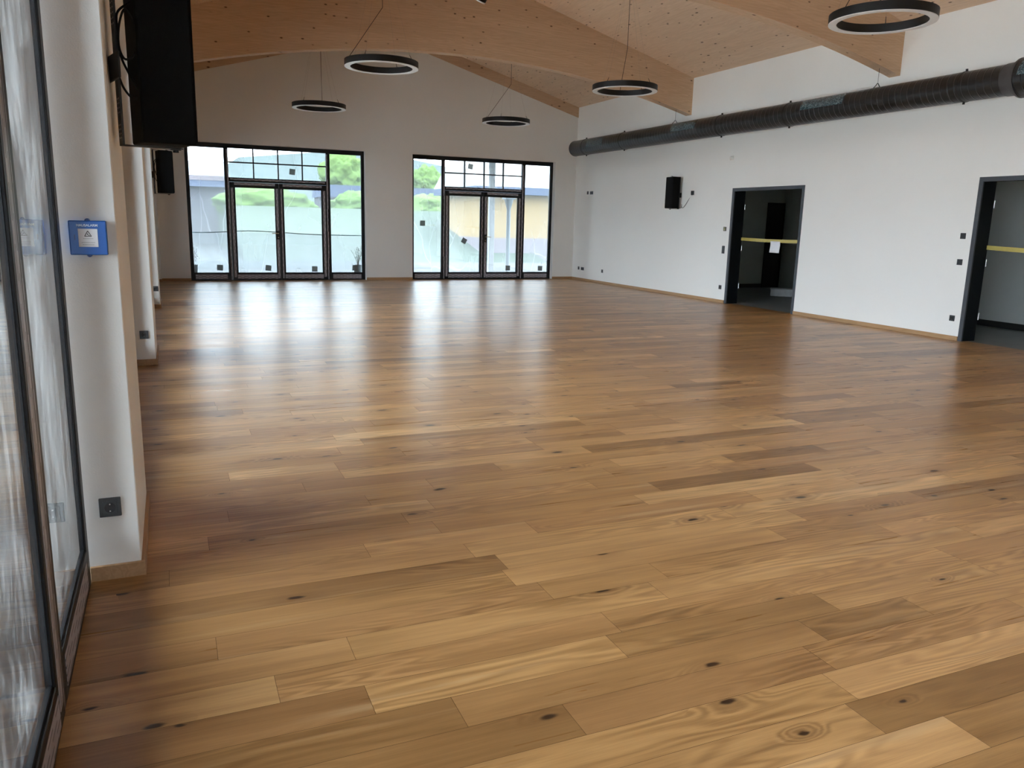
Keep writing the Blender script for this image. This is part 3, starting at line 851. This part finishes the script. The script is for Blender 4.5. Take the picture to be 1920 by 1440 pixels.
# ------------------------------------------------------------------ loudspeakers on yoke brackets
def speaker(label, loc, rotz, cable, near=True):
    """origin on the yoke bar; cabinet faces local +x"""
    t = thing('loudspeaker', label, 'loudspeaker', loc, rotz, 'wall loudspeakers')
    H = 0.655; z0 = 0.012
    wb, wf, d0, d1 = 0.095, 0.128, 0.060, 0.262
    poly = [(d0, -wb), (d1, -wf), (d1, wf), (d0, wb)]
    MB().prism(poly, 'Z', z0, z0 + H, 0.008).build('cabinet', BLACKM, t)
    MB().box(d1, d1 + 0.008, -wf + 0.008, wf - 0.008, z0 + 0.01, z0 + H - 0.01, 0.004, 2).build('grille', GRILLE, t)
    m = MB().box(-0.004, 0.004, -0.030, 0.030, 0, H + 0.024)
    m.box(-0.004, 0.235, -0.026, 0.026, 0, 0.004).box(-0.004, 0.235, -0.026, 0.026, H + 0.020, H + 0.024)
    m.build('yoke_bracket', BLACK, t)
    m = MB()
    for i in range(13):
        z = 0.03 + i * 0.017 if i < 4 else (0.13 + (i - 4) * 0.018 if i < 8 else 0.47 + (i - 8) * 0.02)
        m.cyl((-0.0045, -0.013, z), (0.0045, -0.013, z), 0.0034, 10).cyl((-0.0045, 0.012, z), (0.0045, 0.012, z), 0.0034, 10)
    m.split('bolt_hole', WHITEP, t)
    m = MB().cyl((0.21, 0, -0.004), (0.21, 0, 0.004), 0.022, 20).cyl((0.21, 0, -0.014), (0.21, 0, -0.003), 0.012, 12)
    m.cyl((0.21, 0, H + 0.02), (0.21, 0, H + 0.032), 0.014, 12)
    m.split('clamp_knob', BLACK, t, smooth=True)
    m = MB().box(-0.028, -0.018, -0.15, 0.06, 0.245, 0.345, 0.003, 1).box(-0.018, -0.004, -0.022, 0.022, 0.26, 0.33)
    m.build('wall_plate', BLACK, t)
    MB().tube(cable, 0.0045, 8).build('cable', SPKCABLE, t, smooth=True)
    return t
loops = [(0.0645, -0.02, 0.56), (0.0396, -0.04, 0.54), (0.0045, -0.045, 0.5), (0.0045, -0.04, 0.43), (0.0068, -0.035, 0.375), (0.0226, -0.04, 0.335), (0.0509, -0.05, 0.345), (0.0701, -0.05, 0.4), (0.0679, -0.05, 0.46), (0.0339, -0.055, 0.52), (0.009, -0.05, 0.46), (0.0034, -0.04, 0.38), (0.0136, -0.04, 0.33), (0.0339, -0.045, 0.28), (0.0656, -0.045, 0.215), (0.0633, -0.04, 0.19), (0.0396, -0.035, 0.19), (0.0136, -0.03, 0.225), (0.0, -0.025, 0.27)]
SPK1 = (-0.152, 3.75, 1.770)
speaker('big black loudspeaker hanging on the nearest pillar, cut by the picture top', SPK1, 0.25, loops)
speaker('black loudspeaker farther back on the third left pillar', (-0.152, 14.14, 1.805), 0.25, loops)
cab3 = [(0.112, 0.1, 0.03), (0.062, 0.14, 0.02), (0.032, 0.16, 0.05), (0.022, 0.15, 0.1), (0.027, 0.17, 0.03), (0.002, 0.22, 0.06), (-0.013, 0.33, 0.2), (-0.018, 0.43, 0.3)]
speaker('black loudspeaker on the right wall with a cable to a small box', (XR - 0.030, 14.70, 1.860), PI + 0.05, cab3)
t = thing('junction_box', 'small black cable box on the wall beside the right loudspeaker', 'box', (XR, 14.231, 2.196))
MB().box(-0.03, 0, -0.04, 0.04, -0.042, 0.042, 0.003, 1).build('casing', BLACK, t)
MB().cyl((-0.018, 0.01, -0.05), (-0.018, 0.01, -0.04), 0.008, 12).build('gland', BLACK, t)

# ------------------------------------------------------------------ ring pendant lamps
def ring_lamp(label, x, y, cable_dir, kink, top=None):
    z = 3.625
    t = thing('ring_pendant_lamp', label, 'ring lamp', (x, y, z), 0, 'ring pendant lamps')
    R, r, h = 0.525, 0.440, 0.085
    MB().lathe([(r, 0.0), (r, h), (R, h), (R, 0.0), (R - 0.003, 0.0), (R - 0.003, h - 0.004), (r + 0.003, h - 0.004), (r + 0.003, 0.0)], 96).build('housing', LAMPBLACK, t, smooth=True)
    MB().lathe([(r + 0.003, -0.006), (R - 0.001, -0.006), (R - 0.001, 0.006), (r + 0.003, 0.006)], 96).build('diffuser', OPAL, t, smooth=True)
    ztop = zr(x) - z
    a = cable_dir
    rm = (R + r) / 2
    p0 = (rm * math.cos(a), rm * math.sin(a), h - 0.002)
    path = [p0] + [(kx, ky, kz - z) for kx, ky, kz in kink]
    path.append((path[-1][0], path[-1][1], zr(x + path[-1][0]) - z))
    MB().tube(path, 0.0045, 8, False).build('power_cable', CABLE, t, smooth=True)
    for k in range(4):
        b = a + PI / 4 + k * PI / 2
        e = (rm * math.cos(b), rm * math.sin(b))
        MB().cyl((e[0], e[1], h - 0.002), (e[0] * 0.92, e[1] * 0.92, h + 0.07), 0.005, 8, 0.003).build('suspension_clip', BLACK, t)
        MB().cyl((e[0] * 0.92, e[1] * 0.92, h + 0.07), (0.0, 0.0, ztop - 0.02), 0.0007, 6).build('suspension_wire', WIRE, t)
    MB().cyl((0, 0, ztop - 0.045), (0, 0, ztop + 0.03), 0.06, 24).build('ceiling_rose', LAMPBLACK, t, smooth=True)
    return t
ring_lamp('ring pendant lamp in the upper middle left, second largest of the rings', 2.955, 11.80, PI + 0.05, [(0.02, 0, 4.43)])
ring_lamp('ring pendant lamp hanging lowest left, in front of the left glazed unit', 2.915, 16.73, -1.62, [(0.02, -0.2, 4.22)])
ring_lamp('smallest ring pendant lamp, before the far wall above the right glazed unit', 6.985, 16.79, PI + 0.15, [(0.10, 0, 4.45)])
ring_lamp('ring pendant lamp in front of the right end of the middle beam', 6.95, 11.72, 1.2, [(0.19, 0.3, 4.35)])
ring_lamp('largest ring pendant lamp at the upper right, before the nearer beam', 6.94, 6.58, PI - 0.1, [(-0.08, 0, 4.45)])

t = thing('spotlight', 'small dark round spotlight with pale rim at the top picture edge', 'spotlight', (3.50, 9.36, 4.045))
hd = Matrix.Rotation(math.radians(28), 4, 'X') @ Matrix.Rotation(math.radians(18), 4, 'Y')
m = MB(); m.lathe([(0.0, 0.0), (0.085, 0.0), (0.095, 0.02), (0.095, 0.16), (0.06, 0.20), (0.0, 0.20)], 32, False, hd); m.build('head', LAMPBLACK, t, smooth=True)
m = MB(); m.lathe([(0.062, -0.004), (0.092, -0.004), (0.096, 0.012), (0.062, 0.012)], 32, True, hd); m.build('rim', OPAL, t, smooth=True)
MB().cyl((-0.0, -0.08, 0.17), (0, -0.02, 0.40), 0.010, 10).build('stem', LAMPBLACK, t)

# ------------------------------------------------------------------ ventilation duct along the right wall
DX, DZ, DR, DR2 = 9.89, 3.413, 0.1925, 0.236
t = thing('ventilation_duct', 'long black spiral ventilation duct hung along the right wall', 'duct', (DX, 0, DZ))
RY = Matrix.Rotation(-PI / 2, 4, 'X')      # z axis -> +y
MB().lathe([(DR - 0.004, 7.0), (DR, 7.0), (DR, 19.02), (DR - 0.004, 19.02)], 64, True, RY).build('pipe', DUCT, t, smooth=True)
MB().cyl((0, 19.0, 0), (0, 19.024, 0), DR + 0.003, 64).build('end_cap', DUCT, t, smooth=True)
MB().lathe([(DR2 - 0.004, -5.4), (DR2, -5.4), (DR2, 7.06), (DR2 - 0.004, 7.06)], 64, True, RY).build('wide_pipe', DUCT, t, smooth=True)
MB().lathe([(DR + 0.001, 7.24), (DR + 0.007, 7.24), (DR + 0.009, 7.13), (DR2 + 0.004, 7.07), (DR2 + 0.004, 7.04), (DR, 7.04)], 64, True, RY).build('reducer', simple('reducer_collar', (0.06, 0.06, 0.063), 0.5), t, smooth=True)
for y in (18.39, 16.55, 12.97, 11.13, 7.84):
    c = MB().lathe([(DR, y - 0.016), (DR + 0.006, y - 0.012), (DR + 0.006, y + 0.012), (DR, y + 0.016)], 64, True, RY).build('coupling_ring', BLACK, t, smooth=True)
    m = MB()
    for a in (math.radians(97), math.radians(268)):
        p = Vector((math.cos(a), 0, math.sin(a)))
        m.cyl(p * DR + Vector((0, y, 0)), p * (DR + 0.032) + Vector((0, y, 0)), 0.016, 10)
    m.split('bolt', BLACK, c)
def patch(y0, y1, a0, a1, R):
    b = bmesh.new(); rows = []
    n, k = 24, 14
    rr = random.Random(int(y0 * 10))
    for i in range(n + 1):
        yy = y0 + (y1 - y0) * i / n
        row = []
        for j in range(k + 1):
            a = math.radians(a0 + (a1 - a0) * j / k)
            q = R + 0.002 + 0.005 * abs(math.sin(i * 0.9 + j * 0.8)) * rr.random()
            row.append(b.verts.new((q * math.cos(a), yy, q * math.sin(a))))
        rows.append(row)
    for i in range(n):
        for j in range(k): b.faces.new((rows[i][j], rows[i + 1][j], rows[i + 1][j + 1], rows[i][j + 1]))
    m = MB(); m._take(b); o = m.build('film_patch', FPATCH, t, smooth=True)
    o['label'] = 'crumpled bluish film over a duct opening'
patch(17.3, 18.1, 128, 192, DR); patch(13.6, 14.45, 120, 182, DR); patch(9.8, 10.7, 118, 178, DR); patch(5.9, 6.98, 120, 180, DR2)
for y, zt in ((14.56, 3.875), (9.33, 3.875), (4.10, 3.875)):
    R_ = DR if y > 7 else DR2
    m = MB().cyl((0, y, R_ + 0.055), (0, y, zt - DZ + 0.008), 0.003, 8)
    m.tube([(-0.075, y, R_ - 0.012), (-0.03, y, R_ + 0.03), (-0.012, y, R_ + 0.055), (0.012, y, R_ + 0.055), (0.03, y, R_ + 0.03), (0.075, y, R_ - 0.012)], 0.006, 8)
    m.build('hanger', BLACK, t, smooth=True)
# ------------------------------------------------------------------ outside, beyond the glazing
GR_A = mat_ground('pale_gravel', (0.055, 0.056, 0.057), (0.085, 0.086, 0.087), 2.0)
GR_P = mat_ground('bounce_paving', (0.66, 0.64, 0.61), (0.74, 0.72, 0.69), 2.0)
GR_B = mat_ground('grey_asphalt', (0.026, 0.034, 0.036), (0.034, 0.043, 0.045), 1.0)
GR_C = mat_ground('meadow_grass', (0.040, 0.056, 0.040), (0.052, 0.070, 0.050), 1.5)
LEAF = mat_ground('hedge_leaves', (0.05, 0.095, 0.022), (0.085, 0.14, 0.04), 1.2)
LEAF2 = mat_ground('tree_leaves', (0.07, 0.12, 0.03), (0.11, 0.17, 0.05), 0.8)
YWALL = simple('ochre_render', (0.24, 0.165, 0.075), 0.9, 0, 0.2)
MAUVE = simple('mauve_render', (0.15, 0.128, 0.14), 0.95, 0, 0.05)
ROOFB = simple('blue_grey_roof', (0.065, 0.082, 0.125), 0.95, 0, 0.05)
LILAC = simple('lilac_wall', (0.072, 0.073, 0.084), 0.95, 0, 0.05)
ROOFR = simple('faded_red_roof', (0.35, 0.20, 0.22), 0.8)
ROOFP = simple('pale_blue_roof', (0.20, 0.23, 0.26), 0.8)
HILLM = mat_ground('wooded_hill', (0.130, 0.160, 0.157), (0.150, 0.185, 0.18), 0.3)
MAUVE2 = simple('dim_window', (0.058, 0.058, 0.07), 0.95, 0, 0.05)
PGREY = simple('grey_painted_steel', (0.22, 0.26, 0.28), 0.5)
PWHITE = simple('white_painted_post', (0.80, 0.80, 0.80), 0.5)
CANOPY = simple('grey_canopy_boarding', (0.30, 0.30, 0.29), 0.8)

struct(MB().box(-300, 300, -60, 500, -0.25, -0.12).build('ground', GR_A), 'pale gravel ground outside the hall', 'ground')
struct(MB().box(-40, -0.74, -40, 19.5, -0.12, -0.06).build('added_paving', GR_P), 'pale slab added outside the left windows to bounce daylight in', 'added_paving')  # added pale surface, throws daylight up to ceiling and right wall
struct(MB().box(-20, 8.2, 26, 30, -0.12, -0.10).build('road', GR_B), 'grey road beyond the left glazed unit', 'road')
m = MB()
m.prism([(30, -0.12), (39.5, 1.95), (60, 2.1), (60, -0.2)], 'X', 2.5, 14.5)
struct(m.build('meadow', GR_C), 'dull green bank rising behind the road to the hedge', 'field')

def blob(name, c, s, mat, label, cat, seed, parent=None, n=3, amp=0.22):
    b = bmesh.new()
    bmesh.ops.create_icosphere(b, subdivisions=n + 2, radius=1.0)
    from mathutils import noise as nz
    for v in b.verts:
        d = v.co.normalized()
        q = 1 + amp * nz.noise(d * 2.2 + Vector((seed, 0, 0))) + amp * 0.4 * nz.noise(d * 6.5 + Vector((0, seed, 0))) + amp * 0.3 * nz.noise(d * 17 + Vector((0, seed, 3)))
        v.co = Vector((d.x * s[0] * q, d.y * s[1] * q, max(-s[2], d.z * s[2] * q)))
    m = MB(); m._take(b)
    o = m.build(name, mat, parent, c)
    for p_ in o.data.polygons: p_.use_smooth = True
    if label: tag(o, label, cat)
    return o
blob('hedge', (4.45, 41, 2.0), (2.25, 1.2, 0.85), LEAF, 'long green hedge seen through the doors of the left unit', 'hedge', 1.0)
blob('hedge', (9.0, 41.4, 2.0), (1.35, 1.2, 0.85), LEAF, 'green hedge seen through the right pane of the left unit', 'hedge', 4.0)
blob('hedge', (12.9, 41.0, 2.0), (1.45, 1.2, 0.85), LEAF2, 'yellowish green hedge seen through the left pane of the right unit', 'hedge', 7.0)
struct(MB().prism([(-4.0, -0.2), (5, 5.6), (11, 6.3), (18, 6.1), (28, 4.6), (40, -0.2)], 'Y', 62, 66).build('hill', HILLM), 'pale wooded hill far behind the hedges', 'hill')
struct(MB().box(-14, -4.5, 14.8, 30, -0.12, 6.5).build('added_sky_block', LILAC), 'unseen block added to keep sky light off the fourth left window', 'added light blocker')  # added out of view, dims the far wall by blocking sky
t = thing('shed', 'long low shed with blue violet front seen beyond the hedges', 'shed', (11.6, 45.5, -0.12))
MB().box(-3.8, 3.8, -1.5, 1.5, 0, 2.9).build('wall', LILAC, t)
MB().box(-3.9, 3.9, -1.6, 1.6, 2.7, 3.35).build('roof', ROOFB, t)
def tree(x, y, h, r, seed, label):
    t = thing('tree', label, 'tree', (x, y, -0.12))
    MB().cyl((0, 0, 0), (0, 0, h), 0.16, 10, 0.09).build('trunk', simple('bark', (0.12, 0.09, 0.06), 0.9), t)
    blob('crown', (0, 0, h), (r, r * 0.9, r), LEAF2, None, None, seed, t, 3, 0.3)
tree(10.0, 50.0, 4.3, 1.25, 11.0, 'round tree top in the right pane of the left unit')
tree(15.4, 50.0, 4.0, 0.95, 17.0, 'round tree top in the left pane of the right unit')

def house(name, x0, x1, y0, y1, hw, hr, wall, roof, label, plinth=None):
    t = thing(name, label, 'house', ((x0 + x1) / 2, (y0 + y1) / 2, -0.12))
    a, b = (x1 - x0) / 2, (y1 - y0) / 2
    MB().box(-a, a, -b, b, 0, hw).build('wall', wall, t)
    MB().prism([(-b - 0.4, hw), (b + 0.4, hw), (0, hw + hr)], 'X', -a - 0.4, a + 0.4).build('roof', roof, t)
    if plinth: MB().box(-a - 0.02, a + 0.02, -b - 0.03, b + 0.02, 0, plinth[1]).build('plinth', plinth[0], t)
    MB().box(-a - 0.3, a + 0.3, -b - 0.42, -b - 0.3, hw - 0.05, hw + 0.28).build('gutter', ROOFB, t)
    MB().box(-a - 0.3, a + 0.3, -b - 0.44, -b - 0.3, hw + 0.28, hw + 0.52).build('fascia', MAUVE, t)
    for k in range(3):
        xx = -a + (2 * a) * (k + 0.5) / 3
        f = MB().box(xx - 0.5, xx + 0.5, -b - 0.03, -b + 0.05, 1.3 + 0.6 * (hw > 3), 2.3 + 0.6 * (hw > 3)).build('window', LILAC, t)
        MB().box(xx - 0.42, xx + 0.42, -b - 0.04, -b - 0.03, 1.38 + 0.6 * (hw > 3), 2.22 + 0.6 * (hw > 3)).build('pane', MAUVE2, f)
    return t
house('house', -6.0, 2.9, 46, 54, 3.1, 1.5, LILAC, ROOFP, 'low lilac house with blue grey roof seen through the far left pane')
# the yellow neighbour house with a covered walk in front of it
t = thing('house', 'ochre house with mauve plinth seen through the right glazed unit', 'house', (15.6, 34.0, -0.12))
MB().box(-3.5, 6.0, -2.5, 2.5, 0, 2.75).build('wall', YWALL, t)
MB().box(-3.53, 6.03, -2.54, 2.5, 0, 0.95).build('plinth', MAUVE, t)
MB().box(-3.9, 6.3, -2.95, 2.9, 2.75, 3.05).build('eaves', ROOFB, t)
MB().prism([(-2.9, 3.05), (2.9, 3.05), (0, 4.6)], 'X', -3.9, 6.3).build('roof', CANOPY, t)

struct(MB().box(-4, 15, YF + 0.3, 25.2, 3.42, 3.60).build('canopy', CANOPY), 'boarded terrace canopy outside the far wall', 'canopy')
def column(x, y, label, r, mat, cap):
    t = thing('column', label, 'column', (x, y, -0.12))
    MB().cyl((0, 0, 0), (0, 0, 2.45), r, 20).build('shaft', mat, t, smooth=True)
    MB().box(-r * 2.2, r * 2.2, -r * 2.2, r * 2.2, 0, 0.06).build('base', mat, t)
    if cap:
        MB().cyl((0, 0, 2.0), (0, 0, 2.30), r, 20, r * 2.3).box(-r * 2.6, r * 2.6, -r * 2.6, r * 2.6, 2.30, 2.45).build('capital', mat, t)
    return t
column(9.72, 23.0, 'grey steel column with flared head outside the right unit', 0.062, PGREY, True)
column(9.18, 23.1, 'pale grey steel column beside the flared one outside the right unit', 0.09, CANOPY, False)
t = thing('post', 'white square post outside the right door leaf of the right unit', 'post', (8.75, 22.0, -0.12))
MB().box(-0.075, 0.075, -0.075, 0.075, 0, 3.3, 0.005, 1).build('shaft', PWHITE, t)
MB().box(-0.1, 0.1, -0.1, 0.1, 0, 0.05).build('foot', PGREY, t)

def sheet(name, x0, x1, y, z0, z1, seed, label, skirtz=None):
    from mathutils import noise as nz
    b = bmesh.new(); rows = []
    nx, nzz = 90, 70
    for j in range(nzz + 1):
        z = z0 + (z1 - z0) * j / nzz
        row = []
        for i in range(nx + 1):
            x = x0 + (x1 - x0) * i / nx
            d = 0.05 * nz.noise(Vector((x * 1.3 + seed, z * 0.45, 0))) + 0.02 * nz.noise(Vector((x * 4 + z * 2.5, z * 1.5, seed)))
            row.append(b.verts.new((x, y + d, z)))
        rows.append(row)
    for j in range(nzz):
        for i in range(nx): b.faces.new((rows[j][i], rows[j][i + 1], rows[j + 1][i + 1], rows[j + 1][i]))
    m = MB(); m._take(b)
    return tag(m.build(name, FILM, None, smooth=True), label, 'plastic sheet')
sheet('plastic_sheet', 0.2, 4.85, 20.45, -0.11, 3.3, 0.0, 'translucent plastic sheet hung outside the left glazed unit')
sheet('plastic_sheet', 5.4, 10.0, 20.45, -0.11, 3.3, 5.0, 'translucent plastic sheet hung outside the right glazed unit')
o = sheet('plastic_sheet', 0.2, 4.85, 20.36, -0.11, 1.09, 9.0, 'lower overlapping plastic sheet outside the left glazed unit')
t = MB().tube([(0.2, 20.30, 1.08), (0.9, 20.30, 1.085), (1.7, 20.30, 1.135), (2.3, 20.30, 1.125), (3.2, 20.30, 1.08), (4.0, 20.30, 1.068), (4.85, 20.30, 1.07)], 0.010, 8).build('cord', simple('teal_cord', (0.10, 0.22, 0.26), 0.6), None, smooth=True)
tag(t, 'teal cord running across the plastic sheet outside the left unit', 'cord')

def plant(x, y, h, seed, label, n=190, sx=0.26):
    rr = random.Random(seed)
    t = thing('potted_plant', label, 'plant', (x, y, -0.12))
    MB().lathe([(0.0, 0.0), (0.075, 0.0), (0.10, 0.44), (0.105, 0.46), (0.09, 0.46), (0.085, 0.42), (0.0, 0.42)], 28, False).build('pot', PGREY, t, smooth=True)
    m = MB(); ml = bmesh.new()
    for i in range(11):
        a = rr.uniform(0, 2 * PI); L = rr.uniform(0.35, h); sp = rr.uniform(0.05, sx)
        e = Vector((math.cos(a) * sp, math.sin(a) * sp * 0.6, 0.40 + L))
        mid = Vector((e.x * 0.35, e.y * 0.35, 0.40 + L * 0.55))
        m.tube([(0, 0, 0.38), mid, e], 0.003, 5)
        for k in range(n // 11):
            u = rr.uniform(0.15, 1)
            p = mid.lerp(e, max(0, u * 2 - 1)) if u > 0.5 else Vector((0, 0, 0.38)).lerp(mid, u * 2)
            p = p + Vector((rr.gauss(0, 0.045), rr.gauss(0, 0.03), rr.gauss(0, 0.045)))
            s = rr.uniform(0.008, 0.017)
            ax = Vector((rr.uniform(-1, 1), rr.uniform(-1, 1), rr.uniform(-1, 1))).normalized(); bx = ax.orthogonal().normalized()
            ml.faces.new([ml.verts.new(p + ax * s), ml.verts.new(p + bx * s * 0.6), ml.verts.new(p - ax * s), ml.verts.new(p - bx * s * 0.6)])
    m.build('twigs', simple('dry_twig', (0.10, 0.08, 0.06), 0.9), t)
    m2 = MB(); m2._take(ml); m2.build('foliage', simple('dark_leaf', (0.035, 0.04, 0.035), 0.8), t)
plant(4.38, 20.12, 0.62, 3, 'sparse twiggy potted plant outside, low in the right pane of the left unit')
plant(0.50, 20.12, 0.55, 8, 'twiggy potted plant outside at the left edge of the left unit', 150, 0.2)

# ------------------------------------------------------------------ daylight: overcast sky
w = bpy.data.worlds.new('overcast_sky'); bpy.context.scene.world = w; w.use_nodes = True
nt = w.node_tree; nt.nodes.clear()
out = nt.nodes.new('ShaderNodeOutputWorld'); bg = nt.nodes.new('ShaderNodeBackground')
tc = nt.nodes.new('ShaderNodeTexCoord'); sp = nt.nodes.new('ShaderNodeSeparateXYZ'); rp = nt.nodes.new('ShaderNodeValToRGB')
nt.links.new(tc.outputs['Generated'], sp.inputs[0]); nt.links.new(sp.outputs[2], rp.inputs[0])
rp.color_ramp.elements[0].position = 0.0; rp.color_ramp.elements[0].color = (0.77, 0.90, 1.035, 1)
rp.color_ramp.elements[1].position = 0.6; rp.color_ramp.elements[1].color = (0.87, 0.99, 1.115, 1)
nt.links.new(rp.outputs[0], bg.inputs[0]); bg.inputs[1].default_value = SKY
nt.links.new(bg.outputs[0], out.inputs[0])

# ------------------------------------------------------------------ camera
cam = bpy.data.cameras.new('camera'); co = bpy.data.objects.new('camera', cam); C.objects.link(co)
cam.sensor_fit = 'HORIZONTAL'; cam.sensor_width = 36.0; cam.lens = 1479.36 / 1920 * 36.0; cam.clip_start = 0.05; cam.clip_end = 300
r_ = Vector((0.91909925, -0.39327393, 0.02433474)); u_ = Vector((0.05717199, 0.19420957, 0.9792926)); f_ = Vector((0.38985629, 0.89867583, -0.20098213))
M = Matrix((( r_.x, u_.x, -f_.x, 0), (r_.y, u_.y, -f_.y, 0), (r_.z, u_.z, -f_.z, 1.5), (0, 0, 0, 1)))
co.matrix_world = M
sc = bpy.context.scene
sc.camera = co
sc.view_settings.view_transform = 'Standard'; sc.view_settings.look = 'None'; sc.view_settings.gamma = 1.0
sc.view_settings.use_curve_mapping = False
sc.view_settings.exposure = EXPOSURE
try:
    sc.cycles.use_denoising = True
    sc.cycles.denoiser = 'OPENIMAGEDENOISE'
    sc.cycles.max_bounces = 12; sc.cycles.diffuse_bounces = 6; sc.cycles.glossy_bounces = 4; sc.cycles.transparent_max_bounces = 24
    sc.cycles.sample_clamp_indirect = 8.0
    sc.cycles.caustics_reflective = False; sc.cycles.caustics_refractive = False
except Exception:
    pass
# repeats of a kind share a group
GROUPS = {'socket': 'black wall sockets', 'wall plate': 'blank black wall plates', 'switch': 'black wall switches', 'barrier tape': 'yellow barrier tapes across the doorways',
          'hedge': 'hedges outside', 'tree': 'trees outside', 'plant': 'potted plants outside', 'plastic sheet': 'plastic sheets outside the far glazing', 'column': 'canopy columns outside', 'house': 'houses outside'}
for o in list(bpy.context.scene.objects):
    if o.parent is None and 'group' not in o and o.get('category') in GROUPS and o.get('kind') != 'structure':
        o['group'] = GROUPS[o['category']]
